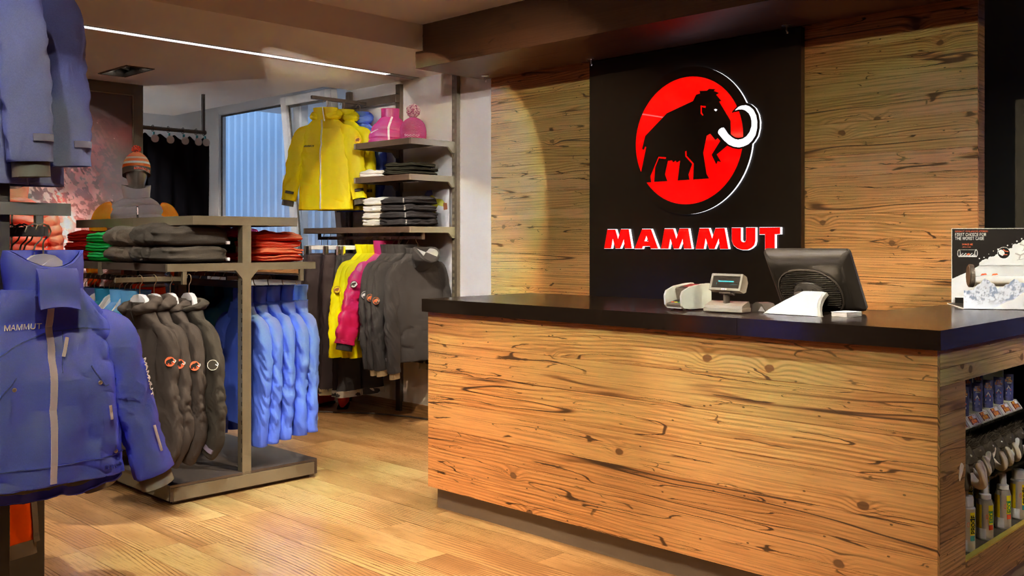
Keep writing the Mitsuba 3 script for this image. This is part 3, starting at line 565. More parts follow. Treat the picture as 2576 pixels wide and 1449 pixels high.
# ---------------------------------------------------------------- garments
class Body:
    """the trunk of a garment as a skin: x across, front towards -y, z up, 0 at the base of the neck"""
    def __init__(s, L=0.72, hem=0.27, chest=0.265, sh=0.225, drop=0.085, neck=0.095, depth=0.085, seed=0, fold=1.0, quilt=0.0, pitch=0.055, nt=76, nzz=80, n=2.5, hem_sag=0.0, neck_d=0.06, open_hem=False):
        s.__dict__.update(locals()); del s.__dict__['s']
        s.kz = [-L, -L*0.62, -0.27, -drop-0.05, -drop, 0.0]
        s.kw = [hem, (hem+chest)/2*0.985, chest, sh*1.06, sh, neck]
        s.kd = [depth, depth*0.98, depth, depth*0.80, depth*0.62, neck_d]
    def wd(s, z): return np.interp(z, s.kz, s.kw), np.interp(z, s.kz, s.kd)
    def bump(s, x, z, th):
        sd = s.seed*7.31
        P = np.stack([x*6.5+sd, z*1.7+sd, np.sin(th)*1.3+sd], -1)
        a = (fb(P, 3)-0.5)*0.050
        q = np.stack([x*9+z*5+sd, z*7-x*4, np.sin(th)*2+sd], -1)
        rg = (1-np.abs(2*nz(q)-1))**4 + 0.6*(1-np.abs(2*nz(np.stack([x*15-z*9+sd, z*12+x*9, np.sin(th)*2+sd+5], -1))-1))**5
        w = np.stack([x*3+sd, z*3, th*0+sd+2], -1)
        a = a - rg*0.016*np.clip(nz(w)*2-0.7, 0, 1)
        fade = np.clip((-z+0.01)/0.12, 0.15, 1)
        a = a*s.fold*fade*min(1.0, s.depth/0.07)
        if s.quilt: a = a + s.quilt*(np.abs(np.sin(PI*(z + 0.02*np.cos(x*9+sd) )/s.pitch))**0.55 - 0.6)
        return a
    def point(s, th, z):
        w, d = s.wd(z); c, sn = np.cos(th), np.sin(th); e = 2/s.n
        x = w*np.sign(c)*np.abs(c)**e; y = -d*np.sign(sn)*np.abs(sn)**e
        b = s.bump(x, z, th)
        r = np.sqrt((x/np.maximum(w, 1e-6))**2 + (y/np.maximum(d, 1e-6))**2) + 1e-9
        nx, ny = c*d, -sn*w; L = np.sqrt(nx*nx+ny*ny)+1e-9
        return x + nx/L*b, y + ny/L*b
    def front(s, x, z, off=0.0):
        """the y of the front skin at x, z"""
        x, z = np.asarray(x, float), np.asarray(z, float)
        w, d = s.wd(z); t = np.clip(np.abs(x)/w, 0, 0.985)
        c = np.sign(x)*t**(s.n/2); th = np.arccos(np.clip(c, -1, 1))
        return s.point(th, z)[1] - off
    def mesh(s, top=0.0):
        zz = np.concatenate([np.linspace(-s.L, -s.drop-0.02, s.nzz), np.linspace(-s.drop-0.005, top, 12)])
        th = np.arange(s.nt)*2*PI/s.nt
        Z, TH = np.meshgrid(zz, th, indexing='ij')
        X, Y = s.point(TH, Z)
        if s.hem_sag: Z = Z - s.hem_sag*(np.clip(Y/s.depth+0.25, 0, 1.25)/1.25)**1.3*np.clip((-Z-s.L+0.26)/0.26, 0, 1)**1.5
        R = np.stack([X, Y, Z], -1)
        a = R[0]*1.0; c = a.mean(0)                       # the hem turned inwards
        inner = np.stack([c + (a-c)*0.93 + (0, 0, 0.002), c + (a-c)*0.90 + (0, 0, 0.03)])
        if s.open_hem: return loft(np.concatenate([R[:1]*[0.985, 0.985, 1]+[0, 0, 0.004], R]), False)
        return loft(np.concatenate([inner[::-1], R]), True)
    def lining(s, k=0.965):
        th = np.linspace(PI+0.10, 2*PI-0.10, 60); zz = np.linspace(-s.L, -s.L+0.3, 14)
        Z, TH = np.meshgrid(zz, th, indexing='ij'); X, Y = s.point(TH, Z)
        Z = Z - s.hem_sag*(np.clip(Y/s.depth+0.25, 0, 1.25)/1.25)**1.3*np.clip((-Z-s.L+0.26)/0.26, 0, 1)**1.5 + 0.032
        return loft(np.stack([X*k, Y-0.012, Z], -1), False, False)
    def hem_band(s, h, off=0.002, z0=None):
        zz = np.linspace(-s.L-0.001 if z0 is None else z0, (-s.L if z0 is None else z0)+h, 6); th = np.arange(s.nt)*2*PI/s.nt
        Z, TH = np.meshgrid(zz, th, indexing='ij'); X, Y = s.point(TH, Z)
        k = 1+off/np.hypot(X, Y).clip(0.03)
        R = np.stack([X*k, Y*k*1.01, Z], -1)
        return loft(R, False)
    def lay(s, m, off=0.0015):
        """an extrusion drawn in x, z (its depth along +third) laid on the front"""
        v = np.array(m.vertices); m = m.copy()
        m.vertices = np.stack([v[:, 0], s.front(v[:, 0], v[:, 1], off) - v[:, 2], v[:, 1]], 1); return m
    def ribbon(s, pts, w, off=0.002, n=40):
        """a strip lying on the front along points (x, z)"""
        P = np.asarray(pts, float); t = np.linspace(0, len(P)-1, n); P = np.stack([np.interp(t, range(len(P)), P[:, i]) for i in (0, 1)], 1)
        D = np.gradient(P, axis=0); D /= np.linalg.norm(D, axis=1, keepdims=True); N = np.stack([-D[:, 1], D[:, 0]], 1)
        A, B = P - N*w/2, P + N*w/2
        ya = np.minimum(s.front(A[:, 0], A[:, 1], off), s.front(P[:, 0], P[:, 1], off))
        yb = np.minimum(s.front(B[:, 0], B[:, 1], off), s.front(P[:, 0], P[:, 1], off))
        R = np.stack([np.stack([A[:, 0], ya, A[:, 1]], 1), np.stack([B[:, 0], yb, B[:, 1]], 1), np.stack([B[:, 0], yb+0.004, B[:, 1]], 1), np.stack([A[:, 0], ya+0.004, A[:, 1]], 1)], 1)
        return loft(R, True)
def sleeve(path, ra, rb, seed=0, fold=1.0, quilt=0.0, pitch=0.055, n=36, k=84, wr=1.0):
    P = np.asarray(path, float); t = np.linspace(0, 1, len(P)); tt = np.linspace(0, 1, k)
    from scipy.interpolate import PchipInterpolator as PI_
    C = np.stack([PI_(t, P[:, i])(tt) for i in range(3)], 1)
    A = PI_(np.linspace(0, 1, len(ra)), ra)(tt); B = PI_(np.linspace(0, 1, len(rb)), rb)(tt)
    D = np.gradient(C, axis=0); D /= np.linalg.norm(D, axis=1, keepdims=True)
    yv = np.array([0, 1, 0.]); b = yv - D*(D@yv)[:, None]; b /= np.linalg.norm(b, axis=1, keepdims=True); a = np.cross(D, b)
    th = np.arange(n)*2*PI/n
    s_ = np.concatenate([[0], np.cumsum(np.linalg.norm(np.diff(C, axis=0), axis=1))])
    S, TH = np.meshgrid(s_, th, indexing='ij')
    q = np.stack([np.cos(TH)*1.2+seed*3.3, np.sin(TH)*1.2, S*9+seed], -1)
    w = (fb(q, 3)-0.5)*0.030*fold
    q2 = np.stack([np.cos(TH)*0.8+S*3+seed, np.sin(TH)*0.8+seed, S*21+np.cos(TH)*2.2], -1)
    mid = 0.25+0.75*np.exp(-((S/s_[-1]-0.60)/0.24)**2)
    w = w - (1-np.abs(2*nz(q2)-1))**3*0.013*fold*mid*wr
    if quilt: w = w + quilt*(np.abs(np.sin(PI*S/pitch))**0.55-0.6)
    A2, B2 = A[:, None]+w, B[:, None]+w
    e = 2/2.3
    cx, cy = np.sign(np.cos(TH))*np.abs(np.cos(TH))**e, np.sign(np.sin(TH))*np.abs(np.sin(TH))**e
    R = C[:, None] + (A2*cx)[..., None]*a[:, None] + (B2*cy)[..., None]*b[:, None]
    c0 = R[0].mean(0)
    lead = np.stack([c0 + (R[0]-c0)*f - D[0]*0.03*(1-f) for f in (0.35, 0.75)])
    c1 = R[-1].mean(0); tail = np.stack([c1 + (R[-1]-c1)*0.90 - D[-1]*0.001, c1 + (R[-1]-c1)*0.86 - D[-1]*0.03])
    return loft(np.concatenate([lead, R, tail]), True), C, D, a, b, A, B
def collar_mesh(rx, ry, h, flare=0.012, lean=0.0, seed=0, wav=0.004, n=40, y0=0.0, low=-0.02, dip=0.0, rm=0.9):
    th = np.arange(n)*2*PI/n; R = []
    for f, z in ((0, low), (0.15, 0.0), (0.45, h*0.4), (0.75, h*0.75), (1.0, h), (1.02, h+0.004), (0.95, h+0.002), (0.7, h*0.75), (0.2, h*0.2), (0.0, low+0.01)):
        inn = R and len(R) >= 6
        k = 0.012 if inn else 0.0
        q = np.stack([np.cos(th)*2+seed, np.sin(th)*2+seed, np.full(n, z*14+seed)], -1)
        w = (nz(q)-0.5)*wav*2
        rx_, ry_ = rx + flare*f - k + w, ry + flare*f*0.7 - k + w
        R.append(np.stack([rx_*np.cos(th), y0 - ry_*np.sin(th) + lean*f, z + 0*th - dip*np.clip(np.sin(th), 0, 1)**2*f], 1))
    return loft(np.array(R), False)
def hood_mesh(w=0.135, d=0.075, h=0.17, seed=0, n=40):
    """a hood hanging down behind the collar, open at the top: (outside, lining)"""
    th = np.arange(n)*2*PI/n; R = []
    for f in np.linspace(0.06, 1, 12):
        r = math.sin(f*PI/2)**0.8; z = -h*(1-f)**1.15 - 0.02*0
        q = np.stack([np.cos(th)*2+seed, np.sin(th)*2, np.full(n, z*22+seed)], -1); k = 1+(nz(q)-0.5)*0.22
        R.append(np.stack([w*r*k*np.cos(th), d*r*k*np.sin(th), z+0.035*np.cos(th)**2*f + 0*th], 1))
    out = np.array(R)
    inn = []
    for f in np.linspace(1, 0.25, 8):
        r = math.sin(f*PI/2)**0.8*0.86
        inn.append(np.stack([w*r*np.cos(th), d*r*np.sin(th), -h*0.8*(1-f)+0.035*np.cos(th)**2*f + 0*th], 1))
    rim = np.concatenate([out[-1:], (out[-1:]+inn[0])/2 + np.array([0, 0, 0.012]), np.array(inn[:1])])
    return loft(out, True), loft(rim, False), loft(np.array(inn), True)
def hood_roll(rx, ry, rf, rb, z0=0.0, seed=0, droop=0.02):
    t = np.linspace(-1.15, PI+1.15, 46); k = (np.sin(t)+1)/2
    P = np.stack([rx*np.cos(t), ry*np.sin(t), z0 + 0.018*k - droop*(1-k)], 1)
    m = tube(P, (rf+(rb-rf)*k**0.8)*np.clip(np.minimum(t+1.25, PI+1.25-t)/0.25, 0.3, 1), 22); v = np.array(m.vertices)
    q = v*22+seed; n_ = (fb(q, 3)-0.5)*0.046; c = v - np.array([0, 0, z0]); d = c/np.linalg.norm(c, axis=1, keepdims=True)
    m.vertices = v + d*n_[:, None]; return m
HOOK = [(0.0, 0, 0.0), (0.0, 0, 0.045), (0.004, 0, 0.058), (0.020, 0, 0.072), (0.028, 0, 0.092), (0.020, 0, 0.112), (0.0, 0, 0.120), (-0.020, 0, 0.112), (-0.026, 0, 0.095)]
def hanger_meshes(half=0.20, drop=0.075, th=0.010, h=0.05):
    """broad moulded hanger: the hook stands on z = 0.03; shoulders go down to -drop"""
    pts = [(0, 0.035), (0.03, 0.030), (0.055, 0.012), (half, -drop+0.012), (half+0.004, -drop-0.012), (half-0.02, -drop-0.02), (0.05, -h*0.75), (0, -h*0.7)]
    pts = pts + [(-x, z) for x, z in pts[-2:0:-1]]
    m = prism_y(pts, -th, th); v = np.array(m.vertices); v[:, 1] *= np.interp(np.abs(v[:, 0]), [0.05, half], [1.0, 0.45]); m.vertices = v; return m
HM = {}
def add_hanger(label, M, hook='brass_wire', body='hanger_plastic', half=0.16, drop=0.125, th=0.012, z=0.0, hookm=None, hs=1.0, group=None):
    k = thing('coat_hanger', label, 'hanger', group)
    key = (half, drop, th, z, hs)
    if key not in HM:
        HM[key] = (ply(moved(hanger_meshes(half, drop, th), dz=z), body, smooth=40), ply(tube(moved(trimesh.Trimesh(np.array(HOOK)*hs, [[0, 1, 2]], process=False), dz=z+0.03).vertices, 0.0026, 8), hook, smooth=True))
    part(k, 'shoulder_bar', HM[key][0], body, M=M)
    part(k, 'hook', HM[key][1], hook, M=M)
    return k
def badge_mesh(r):
    """round embroidered badge: disc, animal outline, white tusk"""
    d = trimesh.creation.cylinder(r, 0.0024, sections=24)
    s = r/0.41
    animal = Polygon([((x+3.3555)*s, (z-1.976)*s) for x, z in MAMMOTH]).buffer(0).intersection(Point(0, 0).buffer(r*0.98))
    tk = Polygon([((x+3.3555)*s, (z-1.976)*s) for x, z in TUSK]).buffer(r*0.02)
    return d, moved(extrude(animal, 0.001), dz=0.0012), moved(extrude(tk, 0.0016), dz=0.0012), extrude(Point(0, 0).buffer(r*1.12, 16).difference(Point(0, 0).buffer(r*0.98, 16)), 0.0024)
BADGE = badge_mesh(0.024)
GC = {}
def jacket(label, M, main, spec, grp=None, trim=None, zipc='zip_black', liningc=None, collar_h=0.06, hood=None, zipw=0.012, badge=None, badge_side=1, badge_s=0.24, logo=None, logoc='print_red', hem=None, cuffs=None, tabs=None, path=None, ra=(.075, .082, .075, .062), rb=(.045, .05, .05, .045), key=None, collar=None, sl=(1, -1), name='jacket', catg='jacket', zipto=None, twist=0.0, yoke=None):
    """a jacket on its hanger; equal specs share their meshes"""
    k = thing(name, label, catg, grp)
    ck = key or (str(sorted(spec.items())), collar_h, hood, zipw, str(path), ra, rb, str(collar))
    if ck not in GC:
        B = Body(**spec); q, p = spec.get('quilt', 0), spec.get('pitch', 0.055)
        G = {'B': B, 'body': ply(B.mesh(), main, smooth=True)}
        G['collar'] = ply(collar_mesh(**(collar or dict(rx=B.neck+0.006, ry=B.neck_d+0.006, h=collar_h, seed=B.seed))), main, smooth=True)
        pt = path or [(B.sh-0.055, 0, -B.drop-0.035), (B.sh+0.015, 0, -B.drop-0.085), (B.chest+0.05, 0, -0.42), (B.chest+0.075, -0.01, -B.L-0.02)]
        pt = [(B.neck*0.80, 0, -0.030-0.32*B.drop), ((B.neck+B.sh)*0.52, 0, -0.55*B.drop-0.048)] + list(pt[1:])
        ra_, rb__ = (0.020, 0.040, ra[1]*0.88, ra[1], ra[2], ra[3]), (0.016, 0.030, rb[1]*0.92, rb[1], rb[2], rb[3])
        for s in (1, -1):
            Q = [(s*x, y, z) for x, y, z in pt]
            m, C, D, a, b, A, Bb = sleeve(Q, ra_, rb__, seed=B.seed+(0.5 if s > 0 else 1.7), quilt=q, pitch=p)
            G['sleeve', s] = ply(m, main, smooth=True); G['path', s] = (C, D, a, b, A, Bb)
        zt = zipto if zipto is not None else -B.L+0.004
        G['zip'] = ply(B.ribbon([(0, -0.012), (0, zt)], zipw, 0.004), zipc, smooth=30)
        if hood and hood[0] == 'roll': G['hood'] = ply(hood_roll(B.neck+0.012, B.neck_d+0.012, hood[1], hood[2], hood[3], B.seed), main, smooth=True)
        elif hood: G['hood'] = tuple(ply(m, main, smooth=True) for m in hood_mesh(*hood[:3], seed=B.seed))
        GC[ck] = G
    G = GC[ck]; B = G['B']
    part(k, 'body', G['body'], main, M=M)
    part(k, 'collar', G['collar'], trim or main, M=M)
    part(k, 'zipper', G['zip'], zipc, M=M, label='front zipper')
    for s in sl:
        sk = part(k, 'sleeve', G['sleeve', s], main, M=M)
        C, D, a, b, A, Bb = G['path', s]
        out = a[0] if a[0][0]*s > 0 else -a[0]
        if badge and s == badge_side:
            i = int(np.argmin(np.abs(C[:, 2]+badge_s) + (C[:, 0]*s < B.sh*0.9))); o = a[i] if a[i][0]*s > 0 else -a[i]
            o = o*0.86 - np.array([0, 0.5, 0]); o /= np.linalg.norm(o)
            pos = C[i] + o*np.hypot(A[i]*abs(o@a[i]), Bb[i]*abs(o@b[i]))*1.06
            up = -D[i]; rt = np.cross(up, o); rt /= np.linalg.norm(rt); up = np.cross(o, rt)
            MM = np.eye(4); MM[:3, 0], MM[:3, 1], MM[:3, 2], MM[:3, 3] = rt, up, o, pos
            W = T(np.array(M.matrix) @ MM)
            for j, (nm, mt) in enumerate((('badge', badge[0]), ('badge_animal', badge[1]), ('badge_tusk', badge[2]), ('badge_rim', badge[3]))):
                if mt: put(fresh(sk+'__'+nm), PB(j), mt, M=W)
        if tabs:
            i = len(C)-6
            m = cat(*[hull([C[i]+a[i]*x*A[i]+b[i]*y+D[i]*z for x, y0 in ((x0, f0), (x0+0.24, f1)) for y in (-Bb[i]*y0*1.06-0.003, -Bb[i]*y0*1.06+0.004) for z in (-0.011, 0.011)]) for x0, f0, f1 in ((-0.1, 1.0, 0.99), (0.14, 0.99, 0.94), (0.38, 0.94, 0.84), (0.62, 0.84, 0.6))])
            put(fresh(sk+'__cuff_tab'), m, tabs, M=M)
        if cuffs:
            i = len(C)-1
            m = tube([C[i]-D[i]*0.03, C[i]+D[i]*0.045], 1.0, 16, True)
            v = np.array(m.vertices) - C[i]; h = v@D[i]; v = v - np.outer(h, D[i]); 
            v = np.outer(h, D[i]) + np.outer((v@a[i])*A[i]*0.84, a[i]) + np.outer((v@b[i])*Bb[i]*0.84, b[i]); m.vertices = v + C[i]
            put(fresh(sk+'__cuff'), m, cuffs, smooth=40, M=M)
    if hood and hood[0] == 'roll': part(k, 'hood', G['hood'], main, M=M)
    elif hood:
        W = T(np.array(M.matrix)) @ T().translate([0, hood[3], hood[4]]).rotate([1, 0, 0], hood[5])
        hk = part(k, 'hood', G['hood'][0], main, M=W)
        put(fresh(hk+'__rim'), G['hood'][1], trim or main, M=W)
        put(fresh(hk+'__lining'), G['hood'][2], liningc or main, M=W)
    if logo:
        t = text(logo[0], logo[3], 0.001); t.apply_translation((logo[1], logo[2], 0)); part(k, 'chest_logo', B.lay(t, 0.003), logoc, M=M, label='chest lettering')
    if hem: part(k, 'hem', B.hem_band(hem[1]), hem[0], smooth=40, M=M)
    return k, B
PBC = {}
def PB(j):
    if j not in PBC: PBC[j] = ply(BADGE[j], 'print_red')
    return PBC[j]
def folded(w, d, h, seed=0, layers=3, roll=0.35, n=64, m=30, lump=0.018):
    """a folded garment: a soft slab whose front and sides show the layers; x wide, y deep, z 0..h"""
    R = []
    for i in range(m):
        t = i/(m-1)*PI; cz = -math.cos(t); zz = np.sign(cz)*abs(cz)**0.65; r = max(math.sin(t), 0.0)**0.42
        th = np.arange(n)*2*PI/n; e = 2/4.5
        x = np.sign(np.cos(th))*np.abs(np.cos(th))**e; y = np.sign(np.sin(th))*np.abs(np.sin(th))**e
        z = (zz*0.5+0.5)
        gro = 1 - (0.075 if layers > 1 else 0.02)*(abs(math.cos(PI*z*layers))**8 if 0.04 < z < 0.96 else 0)
        q = np.stack([np.cos(th)*1.6+seed*5.1, np.sin(th)*1.6+seed, np.full(n, z*2.2+seed)], -1)
        wv = 1 + (fb(q, 3)-0.5)*0.20
        q2 = np.stack([x*2.1*r+seed*2.7, y*2.1*r+seed, np.full(n, 0.0)], -1)
        zo = z*h + (fb(q2, 2)-0.5)*lump*2*z*(1 if z < .98 else 1.0)
        zo = zo - 0.25*h*z*np.clip(y*r*0.5+0.5-0.55, 0, 1)*roll
        R.append(np.stack([x*r*w/2*gro*wv, y*r*d/2*gro*wv, zo], 1))
    mm = loft(np.array(R), True)
    return mm
def fold_stack(base, cx, cy, z, rz, items, labelf, cat_='folded sweater', name='folded_sweater', grp=None, seed=0, layers=3):
    """items: (w, d, h, material); one thing each"""
    rr = random.Random(seed)
    for i, (w, d, h, mt) in enumerate(items):
        k = thing(name, labelf(i), cat_, grp)
        put(k, folded(w, d, h, seed+i*1.37, layers), mt, True, pose(cx+rr.uniform(-.006, .006), cy+rr.uniform(-.006, .006), z, rz+rr.uniform(-3, 3)))
        z += h*0.86
    return z
def trousers(label, M, main, hemc, seed=0, L=1.10, grp=None):
    k = thing('trousers', label, 'trousers', grp)
    ck = ('tr', seed, L)
    if ck not in GC:
        G = {}
        for s in (1, -1):
            m, *_ = sleeve([(s*0.085, 0, -0.02), (s*0.095, 0, -0.30), (s*0.105, 0, -0.65), (s*0.115, 0, -L)], (.10, .115, .105, .115), (.028, .040, .040, .042), seed=seed+s, n=30, k=80, wr=0.8)
            G[s] = ply(m, main, smooth=True)
            h, *_ = sleeve([(s*0.115, 0, -L+0.045), (s*0.115, 0, -L+0.02), (s*0.115, 0, -L-0.004)], (.117, .117, .118), (.046, .046, .046), seed=seed+s, fold=0.4, n=26, k=6)
            G[s, 'h'] = ply(h, hemc, smooth=40)
        wm = Body(L=0.075, hem=0.19, chest=0.185, sh=0.183, drop=0.02, neck=0.18, depth=0.034, seed=seed, fold=0.2, neck_d=0.03)
        G['w'] = ply(wm.mesh(), main, smooth=True)
        GC[ck] = G
    G = GC[ck]
    part(k, 'waistband', G['w'], main, M=M)
    for s in (1, -1):
        lk = part(k, 'leg', G[s], main, M=M)
        put(fresh(lk+'__hem'), G[s, 'h'], hemc, M=M)
    return k
def clip_hanger(label, M, half=0.17, grp=None):
    k = thing('clip_hanger', label, 'hanger', grp)
    if 'clip' not in HM:
        HM['clip'] = (ply(cbx(-half, half, -0.006, 0.006, 0.03, 0.065, 0.003), 'hanger_clear'), ply(tube(np.array(HOOK)+(0, 0, 0.06), 0.0026, 8), 'brass_wire', smooth=True),
                      ply(cbx(-half-0.012, -half+0.016, -0.012, 0.012, -0.012, 0.06, 0.003), 'chrome'), ply(cbx(half-0.016, half+0.012, -0.012, 0.012, -0.012, 0.06, 0.003), 'chrome'))
    for nm, j in (('bar', 0), ('hook', 1), ('clip', 2), ('clip', 3)): part(k, nm, HM['clip'][j], ('hanger_clear', 'brass_wire', 'chrome', 'chrome')[j], M=M)
    return k
# ---------------------------------------------------------------- middle gondola
def slots(x, y0, z0, z1, step, face='y'):
    ms = []
    z = z0
    while z < z1:
        ms.append(bx(x-0.012, x-0.004, y0-0.0006, y0+0.0004, z, z+0.024)); z += step
    return cat(*ms)
g = thing('display_gondola', 'grey metal gondola rack with folded fleeces on its shelf', 'clothes rack')
part(g, 'platform', cat(bx(-6.30, -4.795, 2.372, 3.248, 0.02, 0.092), bx(-6.27, -4.82, 2.39, 3.23, 0.0, 0.02)), 'rack_brown')
part(g, 'platform_top', cbx(-6.315, -4.783, 2.358, 3.260, 0.0905, 0.1065, 0.0015), 'platform_top', label='black platform top')
part(g, 'platform_trim', cat(cbx(-4.796, -4.7815, 2.379, 3.241, 0.02, 0.0900, 0.001), cbx(-6.30, -4.796, 2.362, 2.374, 0.02, 0.0900, 0.001)), 'rack_grey')
part(g, 'platform_corner', cat(bx(-4.796, -4.783, 2.360, 2.379, 0.02, 0.0905), bx(-4.796, -4.783, 3.241, 3.260, 0.02, 0.0905)), 'rack_brown')
for x in (-4.783, -5.525, -6.268):
    p = part(g, 'upright', cbx(x-0.050, x, 2.776, 2.831, 0.09, 1.456, 0.0015), 'rack_grey')
    put(fresh(p+'__slots'), slots(x, 2.776, 0.16, 1.19, 0.051), 'slot_black'); labels[p+'__slots'] = {'kind': 'stuff'}
for x0, x1 in ((-5.495, -4.803), (-6.312, -5.497)):
    part(g, 'top_rail', cbx(x0, x1, 2.486, 2.506, 1.455, 1.504, 0.001), 'rack_grey')
    part(g, 'top_rail', cbx(x0, x1, 3.108, 3.128, 1.455, 1.504, 0.001), 'rack_grey')
    part(g, 'top_panel', bx(x0, x1, 2.506, 3.108, 1.482, 1.500), 'rack_brown')
part(g, 'top_end_rail', cbx(-4.803, -4.783, 2.486, 3.128, 1.455, 1.504, 0.001), 'rack_grey')
for x0, x1 in ((-5.600, -4.803), (-6.312, -5.602)):
    part(g, 'shelf_panel', bx(x0, x1, 2.365, 3.230, 1.232, 1.250), 'rack_brown')
    part(g, 'shelf_rail', cbx(x0, x1, 2.345, 2.365, 1.210, 1.250, 0.001), 'rack_brown')
    part(g, 'shelf_rail', cbx(x0, x1, 3.230, 3.250, 1.210, 1.250, 0.001), 'rack_brown')
pts = [(2.345, 1.210), (2.345, 1.2505), (3.250, 1.2505), (3.250, 1.210), (2.872, 1.210), (2.832, 1.165), (2.775, 1.165), (2.735, 1.210)]
part(g, 'shelf_end', prism_x(pts, -4.8025, -4.7825), 'rack_grey')
part(g, 'shelf_joint', cbx(-5.640, -5.590, 2.3435, 2.352, 1.175, 1.2505, 0.001), 'rack_grey')
for y in (2.441, 3.158):
    part(g, 'rail_bracket', cbx(-4.803, -4.783, y-0.012, y+0.012, 1.142, 1.2095, 0.001), 'rack_grey')
    part(g, 'hang_rail', cbx(-6.29, -4.804, y-0.006, y+0.006, 1.143, 1.172, 0.001), 'rack_brown')
    part(g, 'rail_bracket', cbx(-6.31, -6.291, y-0.012, y+0.012, 1.142, 1.2095, 0.001), 'rack_grey')
kk = part(g, 'face_out_arm', cbx(-4.822, -4.806, 2.085, 2.434, 1.160, 1.186, 0.002), 'rack_grey')
kk = part(g, 'face_out_arm', cbx(-5.070, -5.054, 2.835, 3.35, 1.146, 1.172, 0.002), 'rack_black')
part(g, 'cross_rail', cbx(-6.26, -4.835, 2.797, 2.810, 1.11, 1.15, 0.001), 'rack_brown')
# four charcoal softshell jackets on the near arm, facing left
CH = dict(L=0.72, hem=0.225, chest=0.225, sh=0.195, drop=0.100, neck=0.075, depth=0.040, seed=3.0, fold=0.9)
cp = [(0.15, 0, -0.115), (0.215, 0, -0.165), (0.235, -0.012, -0.46), (0.205, -0.02, -0.79)]
BR = ('print_red', 'gloss_black', 'print_white', None); BK = ('charcoal_dark', 'charcoal_dark', 'print_white', 'print_grey')
cl = ['hooded charcoal softshell jacket with red sleeve badge, frontmost on the near gondola arm', 'charcoal softshell jacket with red sleeve badge, second from the front on the near arm',
      'dark charcoal jacket with red sleeve badge, third from the front on the near arm', 'black grey jacket with outlined badge, last on the near arm beside the post']
CHM = ('charcoal', 'charcoal', 'charcoal', 'charcoal_dark')
for i, (y, rz, dx) in enumerate(((2.211, 12, 0), (2.291, 6, -.01), (2.378, 4, -0.01), (2.462, 2, 0.03))):
    M = pose(-4.81+dx, y, 1.028, rz); MHG = pose(-4.81+dx, y, 1.065, rz)
    jacket(cl[i], M, CHM[i], {**CH, 'seed': 3.0+i*0.9}, 'charcoal jackets on the near gondola arm', badge=BK if i == 3 else BR, badge_side=1, badge_s=0.255+0.012*i, path=[cp[0], cp[1], (0.232+0.01*i, -0.012, -0.42), (0.25+0.02*(i == 3), -0.0, -0.60), (0.185+0.035*(i == 3), -0.02, -0.765+0.03*(i == 3))], ra=(.06, .074, .070, .050), rb=(.038, .046, .044, .038),
           hood=('roll', 0.022, 0.035, 0.012) if i < 2 else ('roll', 0.014, 0.024, 0.0), collar=dict(rx=0.062, ry=0.048, h=0.030, flare=-0.004, seed=i, wav=0.010), liningc='charcoal_dark', logo=('MAMMUT', -0.13, -0.24, 0.012) if i == 0 else None, tabs='velcro' if i == 3 else None)
    add_hanger('pale plastic hanger ' + ('of the hooded charcoal jacket at the front', 'of the second charcoal jacket', 'of the third charcoal jacket', 'of the last charcoal jacket beside the bracket')[i], MHG, half=0.105, drop=0.14, hs=0.85, th=0.014)
# five blue softshell jackets on the far arm, backs towards the post
BL = dict(L=0.70, hem=0.255, chest=0.245, sh=0.195, drop=0.105, neck=0.068, depth=0.038, seed=11.0, fold=0.9)
bl = ['blue softshell jacket half hidden by the gondola post, first on the far arm', 'blue softshell jacket second from the gondola post', 'blue softshell jacket in the middle of the five right of the post',
      'blue softshell jacket fourth from the gondola post', 'blue softshell jacket with raised hood, outermost right of the gondola post']
for i, (y, rz) in enumerate(((2.935, 178), (3.015, 174), (3.10, 172), (3.19, 170), (3.275, 166))):
    M = pose(-5.06+0.012*i, y, 1.02, rz)
    s = 0.79 - 0.012*i
    jacket(bl[i], M, 'softshell_blue', {**BL, 'seed': 11.0+i*0.7}, 'blue softshell jackets beside the gondola post', path=[(0.15, 0, -0.115), (0.22, 0, -0.17), (0.255, 0.012, -0.45), (0.225+0.012*i, 0.02, -s)], ra=(.058, .074, .074, .058), rb=(.036, .044, .044, .040), collar=dict(rx=0.074, ry=0.05, h=0.085, flare=-0.006, lean=-0.015, seed=i*3.0, wav=0.014, low=-0.035), tabs='mint_tab',
           hood=None)
    add_hanger('plastic hanger with thin steel hook ' + ('hidden by the gondola post', 'of the second blue jacket', 'of the middle blue jacket', 'of the fourth blue jacket', 'of the outermost blue jacket')[i], M, half=0.15, drop=0.13, hs=1.0, th=0.010)
# dark and teal jackets on the far rail behind, facing out
for i, (x, c, w) in enumerate(((-5.50, 'teal_fabric', 'teal jacket nearest on the far rail behind the post'), (-5.62, 'navy_fabric', 'navy jacket second on the far rail behind the gondola'), (-5.74, 'teal_fabric', 'teal jacket third on the far rail behind the gondola'), (-5.86, 'navy_fabric', 'navy jacket fourth on the far rail behind the gondola'), (-6.0, 'navy_fabric', 'navy jacket last on the far rail behind the gondola'))):
    M = pose(x, 3.152, 1.03, 90)
    jacket(w, M, c, {**BL, 'seed': 21.0, 'L': 0.68}, 'jackets on the far gondola rail', path=[(0.15, 0, -0.115), (0.22, 0, -0.17), (0.25, 0, -0.45), (0.27, 0, -0.70)], ra=(.058, .07, .066, .05), rb=(.036, .044, .044, .04))
    add_hanger('white hanger of the ' + w, M, half=0.15, drop=0.13, hs=0.95, body='hanger_clear')
